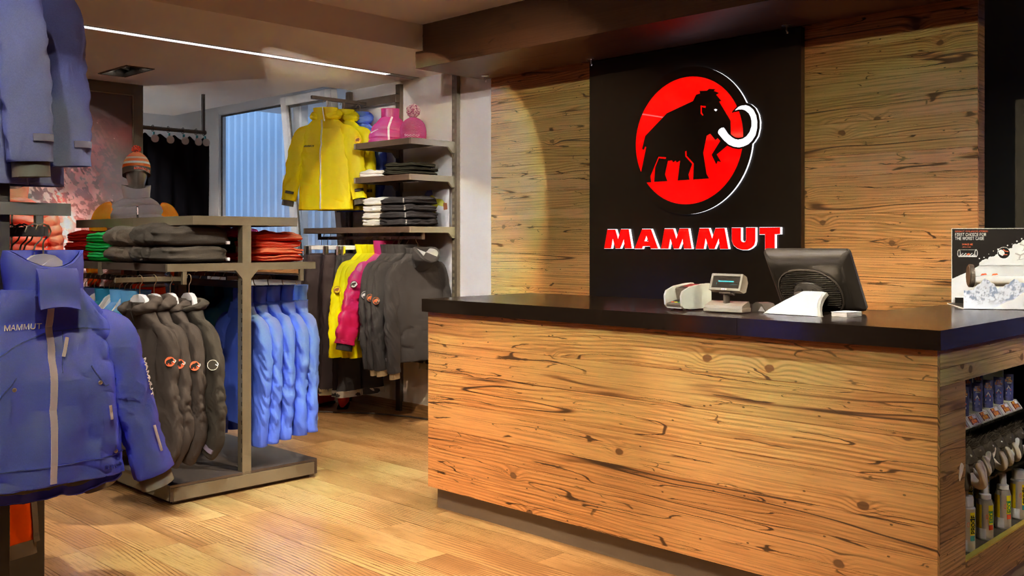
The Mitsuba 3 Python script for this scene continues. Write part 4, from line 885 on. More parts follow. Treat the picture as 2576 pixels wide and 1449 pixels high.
# a row of hangers on the near rail, behind the blue ski jacket
for i in range(12):
    x = -5.36 - 0.07*i
    M = pose(x, 2.44, 1.03, 90 + (i*37 % 9) - 4)
    add_hanger('pale hanger in the close row on the near rail behind the blue ski jacket', M, half=0.15, drop=0.13, hs=0.98, body='hanger_clear', group='close row of hangers on the near rail')
    if i in (0, 2, 5, 8):
        jacket(('light blue jacket nearest on the near rail under the green fleeces', 'light blue jacket second on the near rail', 'teal jacket third on the near rail', 'navy jacket last on the near rail')[(0, 2, 5, 8).index(i)], M, ('sky_fabric', 'sky_fabric', 'teal_fabric', 'navy_fabric')[(0, 2, 5, 8).index(i)], {**BL, 'seed': 31.0, 'L': 0.66}, 'jackets on the near gondola rail', path=[(0.15, 0, -0.115), (0.22, 0, -0.17), (0.25, 0, -0.45), (0.27, 0, -0.70)], ra=(.058, .07, .066, .05), rb=(.036, .044, .044, .04))
# folded fleeces on the gondola shelf
P3 = ('bottom of', 'middle of', 'top of')
fold_stack('fs', -6.13, 2.52, 1.2505, 8, [(0.30, 0.26, 0.066, 'dark_red_fleece')]*3, lambda i: f'dark red folded fleece, {P3[i]} its pile of three', seed=1, grp='dark red folded fleeces')
fold_stack('fs', -5.78, 2.50, 1.2505, 10, [(0.27, 0.26, 0.064, 'green_fleece')]*3, lambda i: f'bright green folded fleece, {P3[i]} its pile of three', seed=2, grp='green folded fleeces')
fold_stack('fs', -5.395, 2.53, 1.2505, 5, [(0.33, 0.32, 0.100, 'grey_fleece'), (0.33, 0.32, 0.115, 'grey_fleece')], lambda i: f'grey folded fleece jacket beside the green pile, {("lower", "upper")[i]} of two', seed=3, layers=1, grp='grey folded fleece jackets')
fold_stack('fs', -5.005, 2.56, 1.2505, 4, [(0.36, 0.40, 0.100, 'graphite_fleece'), (0.36, 0.40, 0.120, 'graphite_fleece')], lambda i: f'dark grey folded fleece jacket at the front shelf corner, {("lower", "upper")[i]} of two', seed=4, layers=2, grp='dark grey folded fleece jackets')
for i, z in enumerate((1.262, 1.352)):
    part('folded_sweater_%03d' % (8+i), 'size_tag', cbx(-4.829, -4.815, 2.700, 2.72, z, z+0.018, 0.001), 'paper', label='small white size tag')
def roll_mesh(a, b, c, seed):
    m = trimesh.creation.icosphere(subdivisions=4, radius=1.0); v = np.array(m.vertices)
    r = 1 + (fb(v*1.7+seed, 3)-0.5)*0.35 - 0.10*np.exp(-((v[:, 0]-0.25)/0.06)**2)
    m.vertices = np.sign(v)*np.abs(v)**0.85*r[:, None]*np.array([a, b, c]); return m
for i, (bk, x, y, z, a, b, c, mt) in enumerate(((6, -5.46, 2.415, 1.300, .115, .090, .049, 'grey_fleece'), (7, -5.44, 2.42, 1.394, .125, .100, .060, 'grey_fleece'), (8, -5.10, 2.405, 1.300, .110, .10, .049, 'graphite_fleece'), (9, -5.08, 2.42, 1.400, .130, .115, .066, 'graphite_fleece'))):
    part('folded_sweater_%03d' % bk, 'rolled_hood', roll_mesh(a, b, c, i*2.3), mt, True, M=pose(x, y, z, 12))
P4 = ('bottom', 'second from below', 'third from below', 'top')
fold_stack('fs', -5.0, 3.075, 1.2505, -3, [(0.30, 0.33, 0.046, 'coral_fleece')]*3 + [(0.30, 0.32, 0.056, 'coral_fleece')], lambda i: f'coral red folded fleece right of the gondola post, {P4[i]} of four', seed=5, layers=2, grp='coral red folded fleeces')
fold_stack('fs', -5.40, 3.06, 1.2505, 0, [(0.30, 0.28, 0.055, 'orange_fleece'), (0.30, 0.28, 0.055, 'deep_green'), (0.30, 0.27, 0.05, 'deep_green'), (0.28, 0.26, 0.055, 'pink_fleece')], lambda i: ('red folded fleece with a price card at the bottom, left of the post', 'dark green folded fleece lower of two beside the post', 'dark green folded fleece upper of two under the pink one', 'pink folded fleece on top of the mixed pile left of the post')[i], seed=6, layers=2)
fold_stack('fs', -5.37, 3.105, 1.47, 0, [(0.20, 0.18, 0.03, 'wine_fleece')], lambda i: 'wine red folded top on the pink fleece', seed=8)
fold_stack('fs', -5.75, 3.09, 1.2505, 0, [(0.28, 0.27, 0.07, 'mint_fleece')]*3, lambda i: f'mint green folded fleece behind the coral pile, {P3[i]} three', seed=7, grp='mint green folded fleeces')
part('folded_sweater_013', 'chest_logo', moved(text('MAMMUT', 0.012, 0.001), 0, 0, 0), 'print_black', M=pose(-4.86, 2.93, 1.4225, 62))
k = thing('price_card', 'small white price card on the red folded fleece left of the post', 'card')
put(k, cbx(-5.245, -5.243, 3.0, 3.06, 1.30, 1.345, 0.0005), 'paper')

# ---------------------------------------------------------------- left rack in the foreground
g = thing('clothes_stand', 'dark grey clothes stand at the left edge carrying the blue ski jacket', 'clothes rack')
part(g, 'shelf_end', cbx(-3.190, -3.170, 0.55, 1.233, 1.446, 1.485, 0.001), 'rack_grey')
part(g, 'shelf_panel', bx(-4.70, -3.191, 0.56, 1.225, 1.462, 1.480), 'rack_brown')
part(g, 'rail_bracket', cbx(-3.190, -3.170, 1.126, 1.149, 1.379, 1.4455, 0.001), 'rack_grey')
part(g, 'hang_rail', cbx(-4.6, -3.06, 1.110, 1.124, 1.380, 1.410, 0.002), 'rack_black')
part(g, 'upright', cbx(-3.225, -3.195, 1.029, 1.059, 0.0, 1.461, 0.001), 'rack_black')
part(g, 'upright', cbx(-3.225, -3.195, 1.029, 1.059, 1.481, 2.62, 0.001), 'rack_black')
part(g, 'end_panel', cbx(-3.665, -3.645, 0.60, 1.325, 0.02, 0.66, 0.002), 'rack_black', label='black end panel')
part(g, 'base', bx(-4.70, -3.645, 0.62, 1.30, 0.0, 0.02), 'rack_black')
part(g, 'upper_arm', cbx(-3.9, -3.195, 0.86, 0.874, 2.475, 2.505, 0.001), 'rack_black')
part(g, 'upper_arm', cbx(-3.9, -3.226, 1.080, 1.094, 2.475, 2.505, 0.001), 'rack_black')
part(g, 'arm_bracket', cbx(-3.24, -3.226, 0.855, 1.10, 2.47, 2.51, 0.001), 'rack_black')
# the blue ski jacket
SK = dict(L=0.585, hem=0.245, chest=0.222, sh=0.215, drop=0.115, neck=0.115, depth=0.105, seed=5.0, fold=2.0, nt=120, nzz=110, n=2.3, hem_sag=0.085, neck_d=0.085, open_hem=True)
SP = [(0.150, 0, -0.120), (0.218, 0, -0.172), (0.262, -0.018, -0.36), (0.332, -0.035, -0.605)]
SKk = dict(path=SP, ra=(.060, .072, .070, .064), rb=(.056, .070, .062, .053), zipw=0.019, zipc='zip_white', collar=dict(rx=0.108, ry=0.090, h=0.112, flare=0.002, seed=2, wav=0.012, n=72, dip=0.050), cuffs='lining_olive', zipto=-0.578)
MJ = pose(-3.08, 1.115, 1.222, 90)
sk, B = jacket('bright blue ski jacket with white front zip hanging at the front left', MJ, 'ski_blue', SK, None, catg='jacket', name='ski_jacket', key='ski', logo=('MAMMUT', -0.128, -0.118, 0.0165), logoc='print_white', **SKk)
part(sk, 'lining', B.lining(), 'lining_olive', True, M=MJ, label='olive lining seen below the hem')
part(sk, 'storm_flap', B.lay(extrude(Polygon([(-0.075, 0.075), (0.055, 0.072), (0.048, -0.05), (0.036, -0.105), (0.0, -0.110), (-0.012, -0.105), (-0.012, -0.045), (-0.095, -0.03)]).buffer(0.004), 0.012), 0.014), 'ski_blue', M=MJ) if False else None
flap = []
for zz in np.linspace(0.064, -0.050, 14):
    f = (0.064-zz)/0.114
    xs = np.linspace(-0.055+0.005*f, 0.062+0.006*f, 22)
    ry = (0.105+0.030*f); yy = -ry*np.sqrt(np.clip(1-(xs/0.15)**2, 0, 1)) - 0.010*np.sin(zz*40) - 0.004
    flap.append(np.concatenate([np.stack([xs, yy, np.full(22, zz)-0.01*(xs/0.06)**2], 1), np.stack([xs[::-1], yy[::-1]+0.012, np.full(22, zz)], 1)]))
part(sk, 'chin_flap', loft(np.array(flap)), 'ski_blue', 50, M=MJ)
for pts, w in (([(-0.21, -0.235), (-0.10, -0.165), (0.0, -0.128), (0.10, -0.122), (0.205, -0.135)], 0.0035), ([(0.035, -0.128), (0.030, -0.19), (0.024, -0.25)], 0.003), ([(0.105, -0.235), (0.145, -0.30), (0.205, -0.285)], 0.0035), ([(-0.20, -0.40), (-0.14, -0.30), (-0.10, -0.255)], 0.003), ([(-0.235, -0.520), (0.0, -0.528), (0.235, -0.520)], 0.003), ([(0.17, -0.32), (0.195, -0.42), (0.185, -0.50)], 0.0035)):
    part(sk, 'seam', B.ribbon(pts, w, 0.0022), 'seam_blue', M=MJ)
zp = B.ribbon([(0.042, -0.145), (0.036, -0.165), (0.032, -0.185), (0.028, -0.202)], 0.009, 0.009, 14); part(sk, 'zip_puller', zp, 'zip_white', M=MJ)
for x, z in ((-0.108, -0.288), (0.130, -0.288), (0.190, -0.510)):
    m = trimesh.creation.icosphere(subdivisions=2, radius=0.0065); m.apply_scale((1, 0.5, 1)); m.apply_translation((x, float(B.front(x, z)) - 0.002, z)); part(sk, 'snap', m, 'chrome', True, M=MJ)
t = text('DRYtech', 0.012, 0.0006); t.apply_translation((0.150, -0.560, 0)); part(sk, 'hem_print', B.lay(t, 0.0025), 'seam_blue', M=MJ)
for pts in ([(0.158, -0.36), (0.165, -0.405)],):
    part(sk, 'zip_puller', B.ribbon(pts, 0.008, 0.012, 8), 'zip_white', M=MJ)
C, D, a_, b_, A, Bb = GC['ski']['path', 1]
for i0, i1, wd in ((70, 76, 0.006),):
    q = [C[i] + np.array([0.35*A[i], -Bb[i]*1.04, 0]) for i in range(i0, i1+2)]; part(sk, 'sleeve_puller', tube(q, 0.0045, 8), 'zip_white', True, M=MJ)
m = []
for i, s in enumerate('MAMMUT'):
    t = text(s, 0.022, 0.001); j = 52+2*i; o = a_[j] if a_[j][0] > 0 else -a_[j]
    t.apply_transform(trimesh.transformations.rotation_matrix(-PI/2, (0, 0, 1))); v = np.array(t.vertices); v -= (v[:, :2].mean(0)[0], v[:, :2].mean(0)[1], 0)
    o2 = o*0.75 + np.array([0, -0.65, 0]); o2 /= np.linalg.norm(o2); up = -D[j]; r = np.cross(up, o2); r /= np.linalg.norm(r); up = np.cross(o2, r)
    pos = C[j] + o2*np.hypot(A[j]*abs(o2@a_[j]), Bb[j]*abs(o2@b_[j]))*1.03
    t.vertices = pos + v[:, :1]*r + v[:, 1:2]*up + v[:, 2:]*o2; m.append(t)
part(sk, 'sleeve_logo', cat(*m), 'print_white', M=MJ)
add_hanger('pale hanger with a tall steel hook in the collar of the blue ski jacket', pose(-3.08, 1.115, 1.292, 90), half=0.055, drop=0.03, hs=0.80, th=0.014)
# a second blue ski jacket and an orange jacket behind it, and the other hangers of the rail
M2 = pose(-3.36, 1.045, 1.180, 90)
jacket('second blue ski jacket with olive cuffs half hidden behind the first', M2, 'ski_blue', SK, None, name='ski_jacket', key='ski', **SKk)
add_hanger('hanger of the hidden second blue ski jacket', pose(-3.36, 1.117, 1.262, 90), half=0.06, drop=0.01, hs=1.06, th=0.012, hook='rack_black')
OR = dict(L=0.84, hem=0.285, chest=0.27, sh=0.22, drop=0.09, neck=0.095, depth=0.06, seed=8.0, fold=0.8)
M3 = pose(-3.56, 0.985, 1.125, 90)
ok_, OB = jacket('orange jacket with grey brown hem hanging behind the blue ski jacket', M3, 'orange_shell', OR, None, path=[(0.16, 0, -0.12), (0.22, .03, -0.17), (0.20, .06, -0.45), (0.14, 0.05, -0.70)], hem=('hem_grey', 0.050), zipc='hem_grey')
part(ok_, 'side_panel', OB.ribbon([(0.262, -0.60), (0.268, -0.70), (0.276, -0.80)], 0.022, 0.003), 'hem_grey', M=M3)
for i, x in enumerate((-3.56, -3.50, -3.28, -3.245, -3.16)):
    add_hanger(('hanger of the orange jacket, black hook on the rail', 'empty black hooked hanger beside that of the orange jacket', 'black hooked hanger third on the rail from the left edge', 'black hooked hanger behind the rail bracket', 'hanger with bright hook on the end of the rail')[i], pose(x, 1.117, 1.262, 90+8*(i % 3)), half=0.06, drop=0.01, hs=1.06, th=0.010, hook='rack_black' if i < 4 else 'chrome')
# two steel blue jackets hanging high above
ST = dict(L=0.79, hem=0.27, chest=0.265, sh=0.215, drop=0.09, neck=0.095, depth=0.075, seed=14.0, fold=0.8, nt=72, nzz=60)
for i, (x, y, z, w) in enumerate(((-3.22, 0.835, 2.330, 'steel blue jacket at the top left corner, nearer of two'), (-3.50, 1.065, 2.345, 'steel blue jacket above the blue ski jacket, farther of two'))):
    M = pose(x, y, z, 90)
    jacket(w, M, 'steel_blue', {**ST, 'seed': 14.0+i}, 'steel blue jackets hung at the top', path=[(0.16, 0, -0.12), (0.232, -0.03, -0.18), (0.243, -0.085, -0.44), (0.258, -0.10, -0.725)], ra=(.062, .078, .074, .066), rb=(.05, .06, .056, .05), tabs='velcro', cuffs='gaiter_dark' if i == 0 else None)
    add_hanger('hanger of the ' + w, pose(x, y, z, 90), hs=0.98)
# ---------------------------------------------------------------- wall shelves
for i, (x, w, z1) in enumerate(((-5.508, 'right wall upright beside the pine wall', 2.674), (-6.189, 'middle wall upright between the shelves and the jackets', 2.645), (-6.872, 'left wall upright beside the window', 2.655))):
    k = thing('wall_upright', w + ', dark slotted metal', 'upright')
    put(k, cbx(x-0.028, x+0.028, 4.995, 5.0295, 0.0 if i else 0.0, z1, 0.001), 'rack_brown' if i else 'rack_black')
    ms = []
    z = 0.2
    while z < z1-0.05:
        ms += [bx(x-0.022, x-0.014, 4.9935, 4.9955, z, z+0.028), bx(x-0.008, x-0.0, 4.9935, 4.9955, z, z+0.028)]; z += 0.05
    part(k, 'slots', cat(*ms), 'rack_grey' if i == 0 else 'slot_black', kind='stuff')
def wall_shelf(label, x0, x1, z, right_end=True):
    k = thing('wall_shelf', label, 'shelf')
    part(k, 'panel', bx(x0+0.02, x1-0.02, 4.575, 4.985, z-0.018, z-0.002), 'rack_brown')
    part(k, 'front_edge', cbx(x0+0.02, x1-0.02, 4.560, 4.5745, z-0.045, z, 0.001), 'rack_brown')
    for x in (x0, x1-0.019):
        pts = [(4.56, z-0.045), (4.56, z), (4.994, z), (4.994, z-0.085), (4.97, z-0.085), (4.93, z-0.045)]
        part(k, 'side_bracket', prism_x(pts, x, x+0.019), 'rack_grey')
    return k
wall_shelf('top wall shelf with the knitted hat and the magenta puffer', -6.19, -5.500, 2.130)
wall_shelf('middle wall shelf with folded white and black shirts', -6.19, -5.500, 1.866)
k = wall_shelf('long wall shelf with the folded hoodies and a hanging rail below', -6.885, -5.500, 1.481)
for x in (-6.86, -5.530):
    part(k, 'rail_bracket', cbx(x-0.010, x+0.010, 4.690, 4.712, 1.385, 1.4355, 0.001), 'rack_grey')
part(k, 'hang_rail', cbx(-6.875, -5.515, 4.694, 4.708, 1.386, 1.412, 0.001), 'rack_brown')
k = thing('face_out_bar', 'dark bar above the wall shelves carrying the yellow jackets', 'hanging bar')
part(k, 'cross_bar', cbx(-6.90, -6.165, 4.955, 4.9945, 2.495, 2.560, 0.002), 'rack_brown')
part(k, 'arm', cbx(-6.575, -6.551, 4.42, 4.9545, 2.505, 2.533, 0.002), 'rack_brown')
# three jackets on the bar
SH = dict(L=0.74, hem=0.25, chest=0.25, sh=0.215, drop=0.09, neck=0.09, depth=0.085, seed=40.0, fold=1.0, nt=72, nzz=60)
sp = [(0.16, 0, -0.115), (0.235, 0, -0.165), (0.295, -0.01, -0.40), (0.335, -0.03, -0.66)]
BY = ('yellow_shell', 'print_brown', 'print_red', 'print_orange')
for i, (y, c, w, rz, z) in enumerate(((4.555, 'yellow_shell', 'yellow ski shell jacket hanging frontmost before the window', 24, 2.365), (4.72, 'lime_shell', 'yellow ski shell jacket behind the front one', 16, 2.365), (4.875, 'royal_blue', 'royal blue jacket behind the two yellow ones', 8, 2.36))):
    M = pose(-6.563, y, z, rz)
    jj, BB = jacket(w, M, c, {**SH, 'seed': 40.0+i*1.3, 'depth': (0.085, 0.06, 0.045)[i]}, None, path=[sp[0], sp[1], (0.285-0.02*i, -0.012, -0.40), (0.33-0.05*i, -0.03, -0.66)], ra=(.062, .078, .074, .060), rb=(.05, .058, .054, .048) if i == 0 else (.04, .048, .046, .04), zipc='zip_white' if i < 2 else 'zip_black', zipw=0.013, collar_h=0.075, hood=('roll', 0.022, 0.046, 0.02),
        badge=BY if i == 0 else None, badge_side=1, badge_s=0.21, logo=('MAMMUT', -0.165, -0.235, 0.014) if i == 0 else None, logoc='zip_black', cuffs='zip_black' if i < 2 else None, tabs='zip_black' if i < 2 else None)
    if i == 0:
        for pts in ([(-0.22, -0.51), (-0.08, -0.55), (0.0, -0.57)], [(0.02, -0.57), (0.10, -0.53)], [(0.03, -0.20), (0.15, -0.19)]): part(jj, 'seam', BB.ribbon(pts, 0.003, 0.002), 'lime_shell', M=M)
        part(jj, 'collar_zip', tube([(0.03, -0.098, 0.075), (0.045, -0.112, 0.03), (0.06, -0.115, -0.04)], 0.005, 8), 'zip_white', M=M)
    add_hanger('grey hanger of the ' + w, M, half=0.15, drop=0.13, hs=0.95)
# row on the rail: trousers, then jackets
for i, x in enumerate((-6.83, -6.70, -6.58, -6.48, -6.38, -6.29)):
    w = ('nearest the window', 'second from the window', 'third from the window', 'fourth from the window', 'fifth from the window', 'next to the yellow jackets')[i]
    M = pose(x, 4.70 + (0.0, -0.03, 0.02, -0.02, 0.01, 0.0)[i], 1.275, 90 + (6, -5, 4, -3, 3, 0)[i])
    trousers('dark plum ski trousers with pale inner hem, ' + w, M, 'trouser_plum' if i < 4 else 'slate', 'lining_olive' if i < 4 else 'lining_grey', seed=50+i % 3, L=1.12, grp='ski trousers on the wall rail')
    clip_hanger('clear clip hanger of the ski trousers ' + w, M, half=0.17)
WJ = dict(L=0.80, hem=0.265, chest=0.26, sh=0.215, drop=0.09, neck=0.09, depth=0.036, seed=60.0, fold=0.9)
def wj(label, x, y, c, seed, rz=90, catL=0.80, **kw):
    M = pose(x, y, 1.285, rz)
    pt = kw.pop('path', [(0.155, 0, -0.115), (0.228, -0.0, -0.17), (0.262, -0.008, -0.48), (0.245, -0.012, -0.86)])
    r = jacket(label, M, c, {**WJ, 'seed': seed, 'L': catL, **kw.pop('spec', {})}, 'jackets on the wall rail', path=pt, ra=kw.pop('ra', (.062, .076, .070, .055)), rb=kw.pop('rb', (.034, .040, .038, .034)), badge_side=-1, **kw)
    add_hanger('grey hanger of the ' + label, M, half=0.15, drop=0.13, hs=0.75, th=0.012)
    return r
BYL = ('lime_shell', 'print_brown', 'print_red', 'print_brown')
wj('yellow jacket farthest left of the three on the wall rail', -6.20, 4.70, 'lime_shell', 60, 93, badge=BYL, badge_s=0.30, path=[(0.155, 0, -0.115), (0.228, 0, -0.17), (0.30, -0.005, -0.44), (0.325, -0.01, -0.80)])
wj('middle yellow jacket on the wall rail', -6.125, 4.70, 'lime_shell', 61, 90, path=[(0.155, 0, -0.115), (0.228, 0, -0.17), (0.25, -0.005, -0.44), (0.25, -0.01, -0.80)])
wj('yellow jacket next to the magenta puffer on the wall rail', -6.055, 4.70, 'lime_shell', 62, 88, path=[(0.155, 0, -0.115), (0.228, 0, -0.17), (0.235, -0.005, -0.44), (0.22, -0.01, -0.80)])
jj, BB = wj('magenta quilted puffer jacket with dark hem on the wall rail', -5.975, 4.70, 'magenta_puffer', 63, 92, spec={'quilt': 0.014, 'pitch': 0.10, 'depth': 0.045, 'nzz': 70}, catL=0.66, badge=('print_white', 'zip_black', 'print_white', 'zip_black'), badge_s=0.26, hem=('slate', 0.05), collar_h=0.09,
   path=[(0.155, 0, -0.115), (0.235, 0, -0.18), (0.33, -0.005, -0.42), (0.40, -0.01, -0.68)], ra=(.065, .088, .098, .085), rb=(.034, .042, .044, .04), cuffs='slate')
BS = ('slate', 'print_red', 'print_white', 'print_red')
wj('dark grey jacket next to the magenta puffer', -5.885, 4.70, 'slate', 64, 94, badge=('slate', 'print_white', 'print_white', 'print_white'), badge_s=0.31)
wj('dark grey jacket second right of the magenta puffer', -5.805, 4.70, 'slate', 65, 92, badge=BS, badge_s=0.33, cuffs='lining_olive')
wj('dark grey jacket third right of the magenta puffer', -5.72, 4.70, 'slate', 66, 90, badge=BS, badge_s=0.345, cuffs='lining_olive')
wj('dark grey jacket with open hood at the counter end of the wall rail', -5.60, 4.71, 'slate', 67, 272, badge=BS, badge_s=0.34, cuffs='lining_olive', tabs='velcro', hood=(0.115, 0.085, 0.21, 0.085, -0.01, -38), liningc='lining_grey', spec={'depth': 0.055}, collar_h=0.035,
   path=[(0.155, 0, -0.115), (0.228, 0.0, -0.17), (0.262, 0.015, -0.48), (0.245, 0.02, -0.87)])
# on the shelves
k = thing('folded_puffer', 'magenta quilted jacket folded upright with a white zip on the top wall shelf', 'folded jacket')
PBd = Body(L=0.20, hem=0.155, chest=0.15, sh=0.10, drop=0.03, neck=0.062, depth=0.11, seed=71, fold=0.6, quilt=0.013, pitch=0.062, nt=64, nzz=40, n=2.8, neck_d=0.05)
PBd.kz = [-0.20, -0.16, -0.10, -0.05, -0.02, 0.0]; PBd.kw = [0.165, 0.165, 0.150, 0.118, 0.085, 0.065]; PBd.kd = [0.12, 0.12, 0.105, 0.085, 0.065, 0.05]
MP = pose(-5.97, 4.745, 2.333, 46)
part(k, 'body', PBd.mesh(), 'magenta_puffer', True, M=MP)
part(k, 'collar', collar_mesh(0.068, 0.055, 0.062, 0.006, seed=3), 'magenta_puffer', True, M=MP)
part(k, 'zipper', PBd.ribbon([(0.02, 0.0), (-0.005, -0.09), (0.0, -0.195)], 0.016, 0.005), 'zip_white', M=MP)
part(k, 'pocket_zip', PBd.ribbon([(-0.145, -0.13), (-0.085, -0.10)], 0.008, 0.004), 'zip_white', M=MP)
k = thing('knit_hat', 'magenta knitted pompom hat on the top wall shelf', 'hat')
R = []; th = np.arange(96)*2*PI/96
for t in np.linspace(0, 1, 60):
    r = 0.098*(1-(max(t-0.30, 0)/0.70)**2.4)**0.55*(0.90+0.10*min(t/0.12, 1)) + 0.001; z = 0.175*t
    kn = 0.0028*np.sin(th*24 + (round(t*59) % 2)*PI)*np.sin(t*59*PI/2 + 0.6)
    R.append(np.stack([(r+kn)*np.cos(th), (r+kn)*0.82*np.sin(th), np.full(96, z)], 1))
MH = pose(-5.665, 4.72, 2.131, 40)
part(k, 'crown', loft(np.array(R)), 'magenta_puffer', True, M=MH)
part(k, 'brim', loft(np.array([np.stack([0.0905*f*np.cos(th), 0.0905*0.82*f*np.sin(th), np.full(96, z)], 1) for f, z in ((1.0, 0.001), (1.03, 0.006), (1.045, 0.014), (1.04, 0.02))]), False), 'white_shirt', True, M=MH)
t = text('Mammut', 0.020, 0.002); t = on_wall(t, 0); v = np.array(t.vertices); v[:, 0] -= v[:, 0].mean(); v[:, 1] -= 0.0790*np.sqrt(np.clip(1-(v[:, 0]/0.099)**2, 0, 1)); v[:, 2] += 0.022; t.vertices = v
part(k, 'lettering', t, 'print_white', M=MH)
def pompom(r, n, c, seed):
    rr = np.random.default_rng(seed); ms = []
    d = rr.normal(size=(n, 3)); d /= np.linalg.norm(d, axis=1, keepdims=True)
    V, F, C_ = [], [], []
    for i, q in enumerate(d):
        a = np.cross(q, (0.3, 0.5, 0.8)); a /= np.linalg.norm(a); b = np.cross(q, a); w = r*0.11; L = r*rr.uniform(0.88, 1.05)
        pts = [q*L*0.45 + a*w*0.5*math.cos(x) + b*w*0.5*math.sin(x) for x in (0, 2.1, 4.2)] + [q*L*0.9 + a*w*math.cos(x) + b*w*math.sin(x) for x in (0, 2.1, 4.2)] + [q*L]
        o = len(V); V += pts; F += [[o, o+1, o+4], [o, o+4, o+3], [o+1, o+2, o+5], [o+1, o+5, o+4], [o+2, o, o+3], [o+2, o+3, o+5], [o+3, o+4, o+6], [o+4, o+5, o+6], [o+5, o+3, o+6]]
        col = c[rr.integers(len(c))]; C_ += [col]*7
    core = trimesh.creation.icosphere(subdivisions=2, radius=r*0.72); o = len(V)
    V = np.vstack([V, core.vertices]); F = np.vstack([F, core.faces+o]); C_ = np.vstack([C_, np.tile(np.array(c[0])*0.5, (len(core.vertices), 1))])
    return trimesh.Trimesh(V, F, process=False), C_
m, c = pompom(0.054, 900, [(0.30, 0.02, 0.09), (0.55, 0.25, 0.32), (0.75, 0.62, 0.60)], 4)
part(k, 'pompom', m, 'knit_vcolor', color=c, M=pose(-5.665, 4.72, 2.131+0.222), label='speckled pompom')
fold_stack('s', -6.09, 4.72, 1.8665, 20, [(0.24, 0.26, 0.03, 'white_shirt')]*2, lambda i: f'white folded shirt on the middle wall shelf, {("lower", "upper")[i]} of two', 'folded shirt', 'folded_shirt', 'white folded shirts', 81, 2)
fold_stack('s', -5.72, 4.74, 1.8665, 10, [(0.36, 0.30, 0.034, 'black_shirt')]*2 + [(0.34, 0.28, 0.04, 'black_shirt')], lambda i: f'black folded shirt on the middle wall shelf, {("bottom", "middle", "top")[i]} of three', 'folded shirt', 'folded_shirt', 'black folded shirts', 82, 2)
zs = 1.4815
for i in range(4):
    k = thing('folded_hoody', f'pale sand folded hoody on the long wall shelf, {P4[i]} of four', 'folded hoody', 'sand folded hoodies')
    put(k, folded(0.27, 0.30, 0.062, 90+i*1.3, 2), 'sand_hoody', True, pose(-6.02, 4.73, zs, 12+2*i))
    part(k, 'white_stripe', moved(hull([(x, y, z) for x in (-0.012, 0.012) for y, z in ((-0.140, 0.012), (-0.147, 0.03), (-0.137, 0.048), (-0.10, 0.055))]), 0.0, 0, 0), 'print_white', M=pose(-6.02, 4.73, zs, 12+2*i)) if i < 3 else None
    k = thing('folded_hoody', f'dark ink folded hoody on the long wall shelf, {P4[i]} of four', 'folded hoody', 'dark folded hoodies')
    put(k, folded(0.42, 0.30, 0.062, 95+i*1.3, 2), 'ink_hoody', True, pose(-5.73, 4.73, zs, 4-2*i))
    part(k, 'blue_loop', cbx(0.12, 0.132, -0.147, -0.140, 0.012, 0.05, 0.001), 'lining_grey', M=pose(-5.73, 4.73, zs, 4-2*i))
    zs += 0.0535
k = thing('picture_card', 'printed card with a yellow clad skier behind the dark hoodies', 'sign')
part(k, 'board', cbx(-6.10, -5.545, 4.972, 4.976, 1.482, 1.770, 0.0005), 'paper')
part(k, 'title', text_wall('THE MAKING OF...', -6.075, 4.9718, 1.695, 0.022, True, 0.62), 'print_black')
def blob(pts, m, nm, d=0.0004): part(k, nm, on_wall(extrude(Polygon(pts).buffer(0.006).buffer(-0.002), d), 4.9719), m)
blob([(-5.86, 1.60), (-5.845, 1.70), (-5.80, 1.745), (-5.74, 1.73), (-5.70, 1.70), (-5.62, 1.69), (-5.585, 1.655), (-5.60, 1.64), (-5.67, 1.655), (-5.70, 1.62), (-5.70, 1.50), (-5.84, 1.50)], 'print_yellow', 'skier_jacket')
blob([(-5.825, 1.735), (-5.80, 1.765), (-5.745, 1.765), (-5.735, 1.738), (-5.78, 1.722)], 'print_blue', 'skier_goggles', 0.0007)
blob([(-5.605, 1.665), (-5.57, 1.66), (-5.565, 1.62), (-5.60, 1.615)], 'print_brown', 'skier_glove', 0.0007)
blob([(-5.80, 1.69), (-5.77, 1.71), (-5.745, 1.62), (-5.78, 1.60)], 'print_brown', 'skier_strap', 0.0007)
# below the rail
k = thing('floor_cable', 'dark cable loop on the floor under the wall rail', 'cable')
put(k, tube([(-6.78, 4.62, 0.006), (-6.85, 4.55, 0.06), (-6.90, 4.50, 0.115), (-6.97, 4.44, 0.06), (-6.95, 4.38, 0.010), (-6.82, 4.37, 0.007), (-6.5, 4.55, 0.007), (-6.2, 4.76, 0.007), (-5.9, 4.86, 0.007), (-5.5, 4.92, 0.007), (-5.0, 4.93, 0.007)], 0.006, 8), 'rack_black', True)
for i, (x, y, rz) in enumerate(((-6.86, 4.72, 20), (-6.66, 4.80, 50))):
    k = thing('red_shoe', ('red shoe on the floor under the trousers, left one', 'red shoe on the floor under the trousers, right one')[i], 'shoe')
    M = pose(x, y, 0.0, rz)
    R = []
    for s in np.linspace(0, 1, 14):
        w = 0.042*(0.75+0.35*math.sin(s*PI*0.9)); h = 0.095*(1-s)**0.7*0.9 + 0.042; y0 = -0.13+0.27*s
        a = np.linspace(0, 2*PI, 20, endpoint=False); R.append(np.stack([w*np.cos(a), np.full(20, y0), 0.014+h/2+h/2*np.sin(a)], 1))
    part(k, 'upper', loft(np.array(R)), 'red_puffer', True, M=M)
    part(k, 'sole', cbx(-0.045, 0.045, -0.135, 0.145, 0.0, 0.018, 0.006), 'print_black', M=M)

